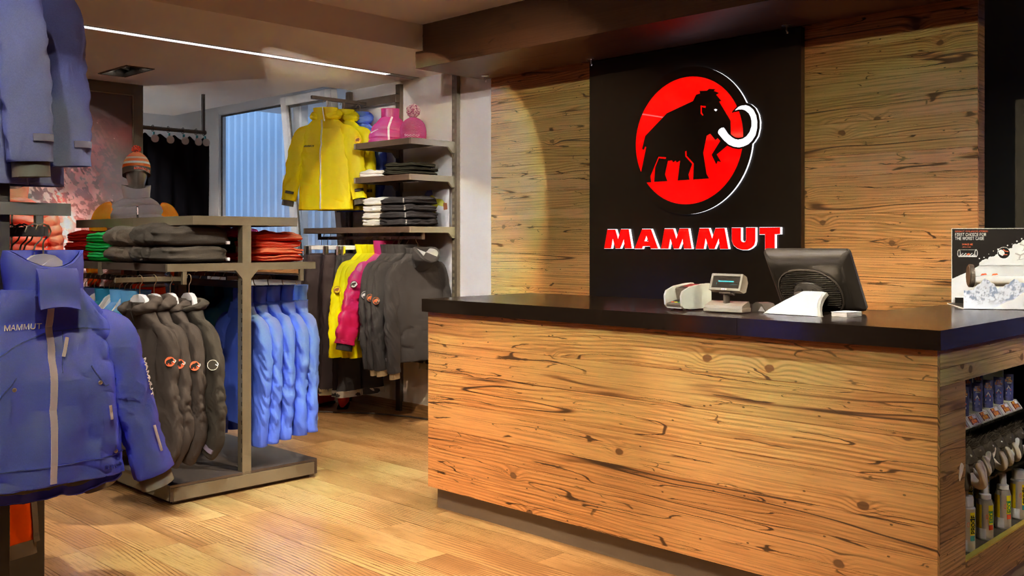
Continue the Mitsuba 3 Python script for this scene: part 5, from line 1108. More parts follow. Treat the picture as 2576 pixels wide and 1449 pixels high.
# ---------------------------------------------------------------- mannequins before the poster
def mannequin(x, y, rz, label, red=False):
    k = thing('mannequin', label, 'mannequin')
    M = pose(x, y, 0.20, rz); W = lambda dz: pose(x, y, 0.20+dz, rz)
    th = np.arange(40)*2*PI/40; R = []
    for z, w, d, o in ((1.40, .055, .055, .0), (1.50, .052, .055, -.005), (1.555, .053, .060, -.012), (1.575, .056, .073, -.02), (1.61, .066, .090, -.012), (1.655, .073, .098, -.004), (1.70, .075, .100, 0), (1.735, .071, .093, 0), (1.762, .056, .071, 0), (1.775, .03, .04, 0)):
        R.append(np.stack([w*np.cos(th), o-d*np.sin(th), np.full(40, z)], 1))
    part(k, 'head', loft(np.array(R)), 'mannequin_skin', True, M=M, label='glossy faceless black head')
    TB = Body(L=0.62, hem=0.20, chest=0.215, sh=0.185, drop=0.065, neck=0.085, depth=0.115, seed=100+red, fold=0.5, quilt=0.026, pitch=0.068, nt=80, nzz=110, n=2.25, neck_d=0.07)
    c = 'red_puffer' if red else 'vest_grey'
    part(k, 'puffer' if red else 'vest', TB.mesh(), c, True, M=W(1.475))
    part(k, 'collar', collar_mesh(0.088, 0.078, 0.085, 0.006, seed=5, dip=0.03), c, True, M=W(1.475))
    part(k, 'zipper', TB.ribbon([(0, -0.06), (0, -0.60)], 0.012, 0.004), 'zip_black', M=W(1.475))
    part(k, 'zip_puller', TB.ribbon([(0.0, -0.07), (0.0, -0.12)], 0.008, 0.009, 8), 'zip_white', M=W(1.475))
    ac = 'red_puffer' if red else 'orange_shell'
    for s in (1, -1):
        m, C, D, a, b, A, Bb = sleeve([(s*0.165, 0, -0.085), (s*0.212, 0, -0.13), (s*0.262, 0.01, -0.34), (s*0.275, -0.06, -0.60)], (.055, .066, .055, .045), (.055, .066, .055, .042), seed=102+s, fold=0.8, quilt=0.012 if red else 0, pitch=0.07)
        sl_ = part(k, 'sleeve', m, ac, True, M=W(1.475))
        # a closed mannequin hand below the cuff
        R = []; e = C[-1]
        for t, r in ((0, .024), (.03, .032), (.07, .036), (.11, .032), (.15, .022), (.17, .008)):
            R.append(np.stack([e[0]+r*0.6*np.cos(th), e[1]-t*0.25+r*np.sin(th), np.full(40, e[2]-t)], 1))
        put(fresh(sl_+'__hand'), loft(np.array(R)), 'mannequin_skin', smooth=True, M=W(1.475))
    part(k, 'inner_top', loft(np.array([np.stack([w*np.cos(th), -d*np.sin(th), np.full(40, z)], 1) for z, w, d in ((0.80, .195, .125), (0.86, .19, .120), (0.95, .15, .085), (1.40, .10, .055), (1.50, .072, .066), (1.525, .068, .064), (1.515, .06, .058))])), 'orange_fleece' if not red else 'red_puffer', True, M=M)
    for s in (1, -1):
        m, *_ = sleeve([(s*0.085, 0, 0.84), (s*0.095, 0, 0.70), (s*0.105, 0.0, 0.42), (s*0.11, 0, 0.03)], (.10, .10, .075, .065), (.105, .105, .08, .07), seed=110+s, fold=0.8)
        part(k, 'trouser_leg', m, 'orange_shell' if not red else 'zip_black', True, M=M)
    if not red:
        part(k, 'chest_logo', TB.lay(moved(text('MAMMUT', 0.013, 0.001), -0.145, -0.185, 0), 0.006), 'print_red', M=W(1.475))
        th2 = np.arange(96)*2*PI/96; R, CC = [], []
        for t in np.linspace(0, 1, 70):
            r = (1-(max(t-0.15, 0)/0.85)**2.3)**0.55; z = 0.165*t
            kn = 0.0016*np.sin(th2*32 + (round(t*69) % 2)*PI)
            fr = -0.045*(1-t)**1.2*np.clip(np.sin(th2), -1, 1)*-1
            R.append(np.stack([(0.092*r+0.0005+kn)*np.cos(th2), -(0.114*r+0.0005+kn)*np.sin(th2), z + 0.024*np.sin(th2)*(1-t)**2 + 0*fr], 1))
            col = (0.035, 0.028, 0.025) if t < 0.30 else (0.85, 0.10, 0.012) if t < 0.44 else (0.85, 0.74, 0.66) if t < 0.54 else (0.90, 0.14, 0.02) if t < 0.68 else (0.85, 0.42, 0.30) if t < 0.76 else (0.75, 0.045, 0.015)
            CC += [col]*96
        bk = part(k, 'beanie', loft(np.array(R), False), 'knit_vcolor', True, M=W(1.630), color=np.array(CC), label='striped red and white knitted beanie')
        m, c_ = pompom(0.033, 400, [(0.75, 0.03, 0.012), (0.5, 0.02, 0.01), (0.05, 0.02, 0.02)], 6)
        put(fresh(bk+'__pompom'), m, 'knit_vcolor', color=c_, M=W(1.630+0.180))
        t = text('MAMMUT', 0.017, 0.002); t = on_wall(t, 0); v = np.array(t.vertices); v[:, 0] -= v[:, 0].min()+0.025; v[:, 1] -= 0.1160*np.sqrt(np.clip(1-(v[:, 0]/0.096)**2, 0.05, 1)); v[:, 2] += 0.036 - 0.02*(v[:, 0]/0.08)**2; t.vertices = v
        put(fresh(bk+'__lettering'), t, 'print_red', M=W(1.630))
    part(k, 'base', lathe([(0.001, 0.0), (0.20, 0.0), (0.20, 0.19), (0.19, 0.20), (0.15, 0.205), (0.001, 0.23)], 32, x, y), 'gloss_black', 40)
    return k
mannequin(-6.62, 3.02, 70, 'black faceless mannequin in striped beanie, grey puffer vest and orange sleeves')
mannequin(-7.25, 2.43, 64, 'black mannequin in a red puffer jacket at the left edge', True)
# ---------------------------------------------------------------- on the counter
ZT = 1.0735
k = thing('card_terminal', 'cream card payment terminal with keypad on the counter', 'card terminal')
M = pose(-2.412, 3.442, ZT, -10)
side = [(0.012, 0.010), (0.0, 0.022), (-0.004, 0.062), (0.006, 0.082), (0.05, 0.100), (0.12, 0.110), (0.168, 0.112), (0.176, 0.10), (0.178, 0.02), (0.165, 0.008), (0.05, 0.006)]
def sidewall(x0, x1):
    a = prism_x(side, x0, x1); return a
pg = Polygon(side).buffer(-0.012).buffer(0.013)
sp_ = list(pg.exterior.coords)[:-1]
for x0, x1 in ((-0.053, -0.043), (0.043, 0.053)): part(k, 'shell_side', prism_x(sp_, x0, x1), 'cream_plastic', 40, M=M)
part(k, 'shell_base', cat(bx(-0.043, 0.043, 0.005, 0.172, 0.008, 0.016), bx(-0.043, 0.043, 0.170, 0.177, 0.016, 0.10)), 'cream_plastic', M=M)
part(k, 'keypad', prism_x([(0.004, 0.014), (0.002, 0.024), (0.008, 0.030), (0.066, 0.042), (0.072, 0.036), (0.072, 0.016)], -0.0428, 0.0428), 'dark_plastic', 40, M=M)
part(k, 'head', prism_x([(0.066, 0.040), (0.055, 0.088), (0.062, 0.094), (0.15, 0.108), (0.165, 0.100), (0.165, 0.04)], -0.0428, 0.0428), 'dark_plastic', 40, M=M)
part(k, 'feet', cat(*[moved(trimesh.creation.cylinder(0.006, 0.008, sections=12), x, y, 0.004) for x in (-.035, .035) for y in (0.03, 0.155)]), 'cream_plastic', M=M)
for r_ in range(4):
    for c_ in range(3):
        y = 0.018+0.012*r_; z = 0.0315+0.0025*r_
        part(k, 'key', cbx(-0.024+0.019*c_-0.007, -0.024+0.019*c_+0.007, y, y+0.008, z, z+0.004, 0.001), ('print_red', 'yellow_label', 'print_green')[c_] if r_ == 0 else 'slot_black', M=M)
scr = prism_x([(0.075, 0.0972), (0.075, 0.0985), (0.140, 0.1088), (0.140, 0.1075)], -0.030, 0.030)
part(k, 'screen', scr, 'gloss_black', M=M)
for x in (-0.026, -0.006, 0.014): part(k, 'function_key', cbx(x, x+0.012, 0.0625, 0.069, 0.0945, 0.0975, 0.0006), 'slot_black', M=M)

k = thing('customer_display', 'grey customer display on a short pole facing the customer', 'customer display')
M = pose(-2.173, 3.446, ZT, 8.5)
part(k, 'base', cat(cbx(-0.085, 0.085, 0.0, 0.094, 0.003, 0.021, 0.0025), prism_x([(0.008, 0.020), (0.010, 0.030), (0.050, 0.040), (0.078, 0.046), (0.090, 0.034), (0.092, 0.020)], -0.082, 0.082)), 'silver_plastic', M=M)
part(k, 'stem', moved(trimesh.creation.cylinder(0.0135, 0.055, sections=24), -0.004, 0.052, 0.064), 'dark_plastic', 40, M=M)
HX = M @ T().translate([-0.004, 0.035, 0.090]).rotate([0, 0, 1], -18).rotate([1, 0, 0], -17)
part(k, 'head', prism_x([(-0.004, 0.0), (0.0, 0.070), (0.020, 0.066), (0.034, 0.045), (0.034, 0.006), (0.022, -0.004)], -0.083, 0.083), 'silver_plastic', 40, M=HX)
part(k, 'bezel', frame_xz(-0.084, 0.084, -0.001, 0.071, 0.011, -0.0065, -0.0005, 0.001), 'silver_plastic', M=HX)
part(k, 'screen', bx(-0.073, 0.073, -0.0035, -0.0015, 0.010, 0.060), 'gloss_black', M=HX)
part(k, 'maker_plate', cbx(-0.016, 0.014, -0.0078, -0.0064, 0.000, 0.008, 0.0003), 'print_white', M=HX)
part(k, 'maker_lettering', text_wall('EPSON', -0.011, -0.0078, 0.002, 0.004, True, 0.9, 0.0003), 'print_blue', M=HX)
for s, x, z, e in (('Mammut Store Zermat', -0.042, 0.036, (0.05, 1.6, 1.7)), ('t', -0.050, 0.025, (0.05, 1.6, 1.7)), ('14:47:06', 0.022, 0.0235, (0.03, 0.16, 0.16))):
    lk = fresh(k+'__readout'); t = text_wall(s, x, -0.0036, z, 0.0062, False, 0.92, 0.0003)
    scene[lk] = {**ply(t, 'gloss_black'), 'to_world': HX, 'emitter': glow(e)}
part(k, 'neck', cat(bx(-0.03, 0.03, 0.0, 0.03, -0.012, -0.003), moved(trimesh.creation.cylinder(0.004, 0.018, sections=10), 0.03, 0.01, -0.008, ry=90)), 'dark_plastic', M=HX)
k = thing('barcode_scanner', 'small dark scanner lying behind the customer display', 'scanner')
M = pose(-2.085, 3.63, ZT, -25)
part(k, 'body', prism_y([(-0.05, 0.0), (-0.045, 0.030), (-0.02, 0.040), (0.02, 0.036), (0.055, 0.004), (0.055, 0.0)], -0.03, 0.03), 'dark_plastic', M=M)
part(k, 'side_plate', prism_y([(0.0, 0.004), (0.018, 0.024), (0.026, 0.022), (0.044, 0.004)], -0.032, -0.030), 'print_grey', M=M)

k = thing('till_monitor', 'black touch screen till seen from behind on a white stand', 'monitor')
MM = pose(-1.94, 3.865, ZT+0.010, 0, 34)
W_, H_ = 0.190, 0.300
def rrect(w, z0, z1, r, y, n=10):
    P = []
    for cx, cz, a0 in ((w-r, z1-r, 0), (-w+r, z1-r, 90), (-w+r, z0+r, 180), (w-r, z0+r, 270)):
        for a in np.linspace(a0, a0+90, n): P.append((cx+r*math.cos(math.radians(a)), y, cz+r*math.sin(math.radians(a))))
    return P
rings = [rrect(W_-0.006, 0.006, H_-0.006, 0.012, 0.012), rrect(W_, 0, H_, 0.014, 0.010), rrect(W_, 0, H_, 0.014, -0.004), rrect(W_-0.006, 0.006, H_-0.006, 0.016, -0.016), rrect(W_-0.020, 0.02, H_-0.022, 0.024, -0.034), rrect(W_-0.034, 0.03, H_-0.040, 0.030, -0.042), rrect(W_-0.05, 0.04, H_-0.055, 0.03, -0.044)]
part(k, 'housing', loft(np.array(rings)), 'monitor_plastic', 25, M=MM)
ox, oz, ra_, rb_ = -0.008, 0.112, 0.138, 0.120
th = np.arange(64)*2*PI/64; se = lambda c: np.sign(c)*np.abs(c)**0.85
R = [np.stack([ox+ra_*f*se(np.cos(th)), np.full(64, y), oz+rb_*f*se(np.sin(th))], 1) for f, y in ((1.02, -0.040), (1.02, -0.0500), (0.985, -0.0515), (0.965, -0.047), (0.95, -0.0455))]
part(k, 'vent_rim', loft(np.array(R)), 'dark_plastic', 40, M=MM)
z = 0.018
while z < oz+rb_*0.92:
    hw = ra_*0.955*(1-min(abs((z-oz)/(rb_*0.955)), 1)**2.3)**(1/2.3)
    if hw > 0.03: part(k, 'vent_slat', cbx(ox-hw, ox+hw, -0.0510, -0.0455, z-0.0026, z+0.0026, 0.0012), 'monitor_plastic', M=MM)
    z += 0.0094
R = [np.stack([ox+0.072*f*np.cos(th), np.full(64, y), 0.110+0.064*f*np.sin(th)], 1) for f, y in ((1.0, -0.050), (0.97, -0.058), (0.80, -0.064), (0.3, -0.066))]
cap = part(k, 'mount_cap', loft(np.array(R)), 'monitor_plastic', 50, M=MM)
for x in (-0.030, 0.018): put(fresh(cap+'__screw'), moved(trimesh.creation.cylinder(0.0045, 0.004, sections=14), x, -0.0645, 0.142, rx=90), 'slot_black', M=MM)
part(k, 'neck', hull([(x-1.945, y, z) for x in (-0.045, 0.045) for y, z in ((3.70, 1.10), (3.70, 1.155), (3.80, 1.135), (3.815, 1.165))]), 'dark_plastic')
rr_ = []
for f in np.linspace(0, 1, 14):
    yl = 3.535 + 0.165*f; z = ZT + 0.0005 + 0.088*f**0.85; xl = -2.037 + 0.088*f; xr = -1.798 - 0.060*(1-(1-f)**2.0) ; t_ = 0.020
    rr_.append([(xl, yl, z), (xl+0.02, yl-0.002, z+0.001), (xr-0.02, yl-0.002, z+0.001), (xr, yl, z), (xr, yl+t_, max(z-0.012, ZT+0.0005)), (xl, yl+t_, max(z-0.012, ZT+0.0005))])
part(k, 'stand', loft(np.array(rr_)), 'white_plastic', 35, label='white wedge shaped stand')
tt = [(xr + 0.0003, y_, z_) for xr, y_, z_ in [(r[3][0], r[3][1], r[3][2]) for r in rr_]]
part(k, 'stand_side', loft(np.array([[(x, y+0.002, z-0.001), (x+0.010, y+0.004, z-0.002), (x+0.010, y+0.022, max(z-0.014, ZT+.0006)), (x, y+0.020, max(z-0.012, ZT+.0006))] for x, y, z in tt])), 'print_grey', 35)
nrm = np.array([0, -0.47, 0.88])
lg = cat(*[bx(x, x+0.0012, 0, 0.0008, 0, 0.017) for x in (-0.012, -0.009, -0.001, 0.002, 0.006)] + [bx(-0.012, -0.006, 0, 0.0008, 0.0155, 0.017), bx(0.0, 0.010, 0, 0.0008, 0.0145, 0.017)])
part(k, 'stand_print', lg, 'print_black', M=pose(-1.935, 3.672, 1.1485, 0, -62))
part(k, 'lever', moved(rbx(-0.02, 0.012, -0.006, 0.006, -0.005, 0.005, 0.0045), -1.975, 3.715, 1.150), 'tusk_plush', True)
k = thing('card_stack', 'small stack of white cards on the counter before the till monitor', 'cards')
part(k, 'stack', cbx(-0.034, 0.034, 0.0, 0.10, 0.0005, 0.0165, 0.0005), 'paper', M=pose(-1.733, 3.575, ZT, -8))
part(k, 'top_card', bx(-0.035, 0.034, -0.001, 0.102, 0.0168, 0.0192), 'paper', M=pose(-1.733, 3.575, ZT, -6.5))

# the avalanche airbag display
k = thing('product_display', 'printed cardboard display with a clear snow tube and mountain front on the counter', 'display stand')
M = pose(-1.556, 4.382, ZT, 30.5)
part(k, 'base', bx(0.004, 0.43, 0.004, 0.372, 0.0005, 0.006), 'gloss_black', M=M)
part(k, 'back_foot', bx(0.034, 0.16, 0.35, 0.370, 0.006, 0.030), 'print_black', M=M)
part(k, 'back_board', cbx(0.020, 0.430, 0.374, 0.379, 0.003, 0.355, 0.0006), 'print_white', M=M)
yb = 0.3738
part(k, 'night_print', prism_y([(0.0225, 0.118), (0.0225, 0.352), (0.428, 0.352), (0.428, 0.29), (0.36, 0.250), (0.30, 0.235), (0.24, 0.215), (0.20, 0.205), (0.14, 0.180), (0.09, 0.150), (0.060, 0.137)], yb-0.0006, yb), 'tube_blue' if 0 else 'print_black', M=M)
def dsp(s, x, z, h, m, sx, bold=True): part(k, 'lettering', text_wall(s, x, yb-0.0006, z, h, bold, sx, 0.0006), m, M=M)
dsp('MAMMUT AVALANCHE AIRBAGS', 0.034, 0.3365, 0.0082, 'print_red', 0.80)
dsp('FIRST CHOICE FOR', 0.034, 0.3185, 0.0140, 'print_white', 0.74)
dsp('THE WORST CASE', 0.034, 0.3005, 0.0140, 'print_white', 0.74)
dsp('SHAKE ME', 0.064, 0.2755, 0.0082, 'print_red', 0.85)
ar = unary_union([sbox(0.070, 0.2665, 0.100, 0.2682), Polygon([(0.066, 0.2673), (0.072, 0.270), (0.072, 0.2645)]), Polygon([(0.104, 0.2673), (0.098, 0.270), (0.098, 0.2645)])])
part(k, 'arrow', moved(on_wall(extrude(ar, 0.0006), 0), 0, yb-0.0006), 'print_red', M=M)
from shapely import affinity
ell = lambda x, z, a, b: affinity.scale(Point(x, z).buffer(1, 24), a, b)
ic = unary_union([ell(0.052, 0.238, .007, .018).difference(ell(0.052, 0.238, .004, .0145)), ell(0.126, 0.238, .007, .018).difference(ell(0.126, 0.238, .004, .0145)), sbox(0.052, 0.2535, 0.126, 0.2548), sbox(0.052, 0.2205, 0.126, 0.2275)] + [Point(0.060+0.0043*i, 0.2285+0.004*((i*7) % 3)).buffer(0.0025) for i in range(14)])
part(k, 'tube_drawing', moved(on_wall(extrude(ic, 0.0006), 0), 0, yb-0.0006), 'print_white', M=M)
part(k, 'tube_drawing_red', moved(on_wall(extrude(ell(0.093, 0.2335, .008, .004), 0.0008), 0), 0, yb-0.0007), 'print_red', M=M)
pw = []
rr = random.Random(5)
for i in range(26):
    x = 0.150+0.0095*i; pw.append(Point(x, 0.186 + 0.55*(x-0.15)*1.0 + rr.uniform(-.004, .006)).buffer(rr.uniform(0.006, 0.013)))
for i in range(12):
    x = 0.150+0.02*i; pw.append(Point(x-0.01, 0.204 + 0.55*(x-0.15) + rr.uniform(0, .012)).buffer(rr.uniform(0.002, 0.004)))
av = unary_union([Polygon([(0.023, 0.118), (0.10, 0.154), (0.14, 0.182), (0.40, 0.33), (0.428, 0.33), (0.428, 0.05), (0.023, 0.05)])] + pw).intersection(sbox(0.0225, 0.004, 0.428, 0.352))
part(k, 'avalanche_print', moved(on_wall(extrude(av, 0.0005), 0), 0, yb-0.0006), 'print_white', M=M)
ci = ell(0.244, 0.240, .0265, .0265)
part(k, 'round_picture', moved(on_wall(extrude(ci, 0.0006), 0), 0, yb-0.0011), 'print_black', M=M)
part(k, 'round_picture_rim', moved(on_wall(extrude(ci.buffer(.001).difference(ci.buffer(-.001)), 0.0009), 0), 0, yb-0.0011), 'print_white', M=M)
part(k, 'round_picture_glove', moved(on_wall(extrude(Polygon([(0.222, 0.248), (0.232, 0.254), (0.243, 0.248), (0.246, 0.236), (0.238, 0.228), (0.226, 0.236)]).buffer(.002), 0.0008), 0), 0, yb-0.0014), 'print_white', M=M)
part(k, 'round_picture_red', moved(on_wall(extrude(unary_union([LineString([(0.242, 0.256), (0.249, 0.249), (0.262, 0.246)]).buffer(0.0022), LineString([(0.243, 0.232), (0.258, 0.232)]).buffer(0.002)]), 0.0008), 0), 0, yb-0.0014), 'print_red', M=M)
for x, z in ((0.315, 0.225), (0.335, 0.268)):
    part(k, 'skier_drawing', moved(on_wall(extrude(unary_union([LineString([(x-.02, z+.012), (x, z+.004), (x+.014, z+.012)]).buffer(.003), LineString([(x, z+.004), (x-.006, z-.014)]).buffer(.003), LineString([(x-.014, z-.018), (x+.012, z-.012)]).buffer(.0012)]), 0.0008), 0), 0, yb-0.0012), 'print_grey', M=M)
# mountain front: a printed board whose upper edge is the ridge
px = np.linspace(0.0, 0.40, 161); rid = 0.100 + 0.030*np.interp(px, [0, .015, .035, .055, .085, .115, .135, .155, .175, .20, .225, .26, .29, .32, .36, .40], [-.5, -.6, -.5, .1, 1.0, .4, -.4, -.25, .3, 1.05, .5, .0, .8, 1.1, .6, .3]) + (nz(np.stack([px*90, px*0, px*0], -1))-0.5)*0.010
NZ = 60; V, F, Cc = [], [], []
for j in range(NZ):
    V.append(np.stack([px, px*0, rid*j/(NZ-1)], 1))
V = np.array(V).reshape(-1, 3); X, Z = V[:, 0], V[:, 2]
n1 = fb(np.stack([X*38 + Z*30, Z*52 - X*22, X*0+1], -1), 4); n2 = fb(np.stack([X*130 + Z*60, Z*110 - X*90, X*0+5], -1), 3)
rock = np.clip((n1*0.55+n2*0.45-0.47)*9, 0, 1)*np.clip((Z-0.012)/0.03, 0, 1)
colr = (1-rock)[:, None]*np.array([0.46, 0.54, 0.70]) + rock[:, None]*np.array([0.08, 0.13, 0.26])
sn = np.clip((0.018+0.55*(X-0.14) + (nz(np.stack([X*30, X*0, X*0], -1))-0.5)*0.012 - Z)*160, 0, 1)[:, None]*(X > 0.11)[:, None]
colr = colr*(1-sn) + sn*np.array([0.84, 0.80, 0.72])
edge = np.clip((Z/np.interp(X, px, rid)-0.985)*60, 0, 1)[:, None]*0.5; colr = colr*(1-edge) + edge*0.85
jj_, ii_ = np.meshgrid(np.arange(NZ-1), np.arange(160), indexing='ij'); a = jj_*161+ii_
F = np.stack([a, a+1, a+162, a+161], -1).reshape(-1, 4)
front = trimesh.Trimesh(V, np.vstack([F[:, [0, 1, 2]], F[:, [0, 2, 3]]]), process=False)
part(k, 'mountain_print', moved(front, 0, -0.0004, 0.002), 'vcolor', color=colr, M=M)
part(k, 'front_board', prism_y([(0.0, 0.002)] + [(x, r+0.0015) for x, r in zip(px[::2], rid[::2])] + [(0.40, 0.002)], 0.0, 0.004), 'print_white', M=M)
part(k, 'side_board', bx(-0.0005, 0.002, 0.004, 0.372, 0.0, 0.004), 'print_white', M=M)
cy = lambda r, x0, x1, n=40: moved(trimesh.creation.cylinder(r, x1-x0, sections=n), (x0+x1)/2, 0.145, 0.140, ry=90)
tb = part(k, 'snow_tube', cy(0.048, 0.062, 0.42), 'clear_tube', 40, M=M, label='clear snow tube')
put(fresh(tb+'__end_cap'), cat(cy(0.0515, 0.050, 0.066), cy(0.046, 0.046, 0.051)), 'dark_plastic', smooth=40, M=M)
sn_ = [(0.145+0.045*math.cos(a), 0.140+0.045*math.sin(a)) for a in np.linspace(PI*1.02, 2*PI*0.99, 16)]
put(fresh(tb+'__snow'), prism_x(sn_, 0.068, 0.415), 'print_white', M=M)
for x in (0.105, 0.150, 0.30): put(fresh(tb+'__small_figure'), cat(moved(hull([(-.012, 0, 0), (.014, 0, .004), (.010, .004, .010), (-.008, .004, .008), (0, -.003, .006)]), x, 0.120, 0.142)), 'print_red', M=M)

# ---------------------------------------------------------------- inside the counter shelf
def arc_patch(r, a0, a1, z0, z1, n=10):
    A = np.radians(np.linspace(a0, a1, n)); R = []
    for z in (z0, z1): R.append(np.stack([r*np.cos(A), r*np.sin(A), np.full(n, z)], 1))
    return loft(np.array(R), False, False)
def can(x, y, z, h, r, kind, label, grp):
    k = thing('spray_can', label, 'spray can', grp)
    M = pose(x, y, z, -71)
    prof = [(r*0.93, 0.0), (r, 0.003), (r, 0.006), (r*0.975, 0.008), (r*0.975, h-0.012), (r, h-0.010), (r, h-0.006), (r*0.86, h), (r*0.5, h+0.004)]
    if kind == 'pump': prof = [(r*0.93, 0.0), (r*0.98, 0.003), (r*0.98, h-0.02), (r*0.85, h-0.008), (r*0.80, h), (r*0.5, h+0.002)]
    part(k, 'body', lathe(prof, 32), 'can_silver', 30, M=M)
    e = 0.0006
    part(k, 'yellow_panel', arc_patch(r*0.98+e, -100, -22, 0.012, h-0.018), 'yellow_label', True, M=M)
    part(k, 'yellow_band', arc_patch(r*0.98+e, 24, 66, 0.060, h-0.018), 'yellow_label', True, M=M)
    part(k, 'stripe', arc_patch(r*0.98+2*e, 24, 66, h-0.045, h-0.040), 'print_black' if kind == 'proof' else 'print_green', True, M=M)
    part(k, 'square', arc_patch(r*0.98+2*e, 26, 64, 0.040, 0.058), 'teal' if kind == 'proof' else 'print_red', True, M=M)
    part(k, 'price_sticker', arc_patch(r*0.98+2*e, -72, 8, 0.006, 0.044), 'paper', True, M=M)
    part(k, 'round_stamp', cat(*[arc_patch(r*0.98+2*e, 12+7*math.cos(a), 15+7*math.cos(a), h-0.062+0.008*math.sin(a), h-0.0605+0.008*math.sin(a), 3) for a in np.linspace(0, 2*PI, 20)]), 'print_red', M=M)
    t = text('PROOF' if kind == 'proof' else 'ECO', 0.016, 0.0006); v = np.array(t.vertices)
    al = np.radians(46) - (v[:, 1]-0.008)/r; rad = r*0.98+2*e+v[:, 2]
    t2 = t.copy(); t2.vertices = np.stack([rad*np.cos(al), rad*np.sin(al), 0.064+v[:, 0]*0.92], 1)
    part(k, 'lettering', t2, 'print_black' if kind == 'proof' else 'print_green', M=M)
    if kind == 'pump':
        part(k, 'pump_head', lathe([(r*0.72, h+0.002), (r*0.72, h+0.018), (r*0.45, h+0.022), (r*0.42, h+0.040), (r*0.40, h+0.062), (r*0.1, h+0.064)], 24), 'white_plastic', 40, M=M)
    else:
        part(k, 'cap', lathe([(r*0.80, h+0.002), (r*0.80, h+0.030), (r*0.72, h+0.038), (r*0.1, h+0.039)], 24), 'hanger_clear', 40, M=M)
zb = 0.2545
for i, (y, kd, h) in enumerate(((3.695, 'proof', 0.160), (3.885, 'pump', 0.150), (4.085, 'pump', 0.150), (4.27, 'proof', 0.160), (4.46, 'pump', 0.150))):
    can(-1.302, y, 0.2425, h, 0.030, kd, ('yellow and silver waterproofing can at the front corner of the counter shelf', 'yellow pump bottle second in the lower counter shelf', 'yellow pump bottle third in the lower counter shelf', 'yellow waterproofing can fourth in the lower counter shelf', 'yellow pump bottle at the picture edge in the lower counter shelf')[i], None)
for i, (y, kd) in enumerate(((3.74, 'pump'), (3.93, 'proof'), (4.13, 'proof'), (4.32, 'pump'))):
    can(-1.46, y, 0.2425, 0.155, 0.030, kd, ('pump bottle in the back row behind the front can', 'can in the back row behind the second bottle', 'can in the back row behind the third bottle', 'pump bottle in the back row behind the fourth can')[i], None)
# sun cream tubes and their holders on the upper glass shelf
def sun_tube(x, y, z, label, rz):
    k = thing('sun_cream_tube', label, 'tube')
    M = pose(x, y, z, rz)
    R = []
    for f in np.linspace(0, 1, 9):
        w = 0.0165+0.0015*f; d = 0.0135*(1-f)**0.8+0.0008; a = np.linspace(0, 2*PI, 20, endpoint=False)
        R.append(np.stack([w*np.cos(a), d*np.sin(a), np.full(20, 0.016+0.088*f)], 1))
    part(k, 'body', loft(np.array(R)), 'tube_blue', 40, M=M)
    part(k, 'cap', lathe([(0.0155, 0.0), (0.0165, 0.002), (0.0165, 0.015), (0.015, 0.0165)], 20), 'tube_blue', 40, M=M)
    def dec(nm, sh, m):
        g = extrude(sh, 0.0004); v = np.array(g.vertices); f = (v[:, 1]-0.016)/0.088
        dd = 0.0135*(1-np.clip(f, 0, 1))**0.8+0.0008
        g.vertices = np.stack([v[:, 0], -dd*np.sqrt(np.clip(1-(v[:, 0]/0.018)**2, 0.05, 1))-0.0004-v[:, 2], v[:, 1]], 1); part(k, nm, g, m, M=M)
    for s, z0 in (('PIZ', 0.084), ('BUIN', 0.074)):
        t = text(s, 0.0085, 0.0004, True, True); t.apply_scale((0.85, 1, 1)); v = np.array(t.vertices); f = (v[:, 1]+z0-0.016)/0.088; dd = 0.0135*(1-np.clip(f, 0, 1))**0.8+0.0008
        t.vertices = np.stack([v[:, 0], -dd*np.sqrt(np.clip(1-(v[:, 0]/0.018)**2, 0.05, 1))-0.0005-v[:, 2], v[:, 1]+z0], 1); part(k, 'lettering', t, 'print_orange', M=M)
    dec('mountain_mark', Polygon([(-0.008, 0.046), (0.0, 0.060), (0.008, 0.046), (0.004, 0.046), (0.0, 0.053), (-0.003, 0.046)]), 'print_white')
    dec('mark_band', sbox(-0.009, 0.041, 0.009, 0.045), 'print_red'); dec('small_print', unary_union([sbox(-0.006, 0.0685, 0.010, 0.0715), sbox(-0.010, 0.030, 0.008, 0.0325), sbox(-0.010, 0.026, 0.008, 0.0285)]), 'print_white')
for i, y in enumerate((3.560, 3.675, 3.79, 3.905, 4.02, 4.135)):
    k = thing('tube_holder', ('clear tube holder at the left end', 'clear tube holder second from the left', 'clear tube holder third from the left', 'clear tube holder fourth from the left', 'clear tube holder fifth from the left', 'clear tube holder at the right end')[i] + ' with an orange lettered front', 'holder')
    M = pose(-1.262, y, 0.7002, 90)
    part(k, 'step', prism_x([(-0.0, 0.0), (0.0, 0.004), (0.022, 0.036), (0.17, 0.036), (0.17, 0.0)], -0.054, 0.054), 'holder_plastic', M=M)
    MS = M @ T().translate([0.0, 0.0005, 0.0046]).rotate([1, 0, 0], -34)
    part(k, 'sticker_rim', bx(-0.034, 0.036, -0.0016, -0.0004, 0.0, 0.0375), 'print_white', M=MS)
    part(k, 'sticker', bx(-0.032, 0.034, -0.0024, -0.0014, 0.002, 0.0355), 'print_brown', M=MS)
    for s, z0 in (('PIZ', 0.0215), ('BUIN', 0.0075)): part(k, 'lettering', moved(text_wall(s, 0, -0.0024, z0, 0.0115, True, 1.15), -0.024 if s == 'PIZ' else -0.024), 'print_orange', M=MS)
    part(k, 'price_tag', bx(0.006, 0.032, -0.0030, -0.0023, 0.022, 0.034), 'paper', M=MS)
    part(k, 'small_print', bx(-0.022, 0.022, -0.0030, -0.0023, 0.0032, 0.0055), 'print_white', M=MS)
ol = ('leftmost', 'second from the left', 'third from the left', 'fourth from the left', 'fifth from the left', 'rightmost')
for i, y in enumerate((3.560, 3.655, 3.79, 3.905, 4.02, 4.135)):
    sun_tube(-1.297, y, 0.7365, f'dark blue sun cream tube in the front row, {ol[i]}', 18)
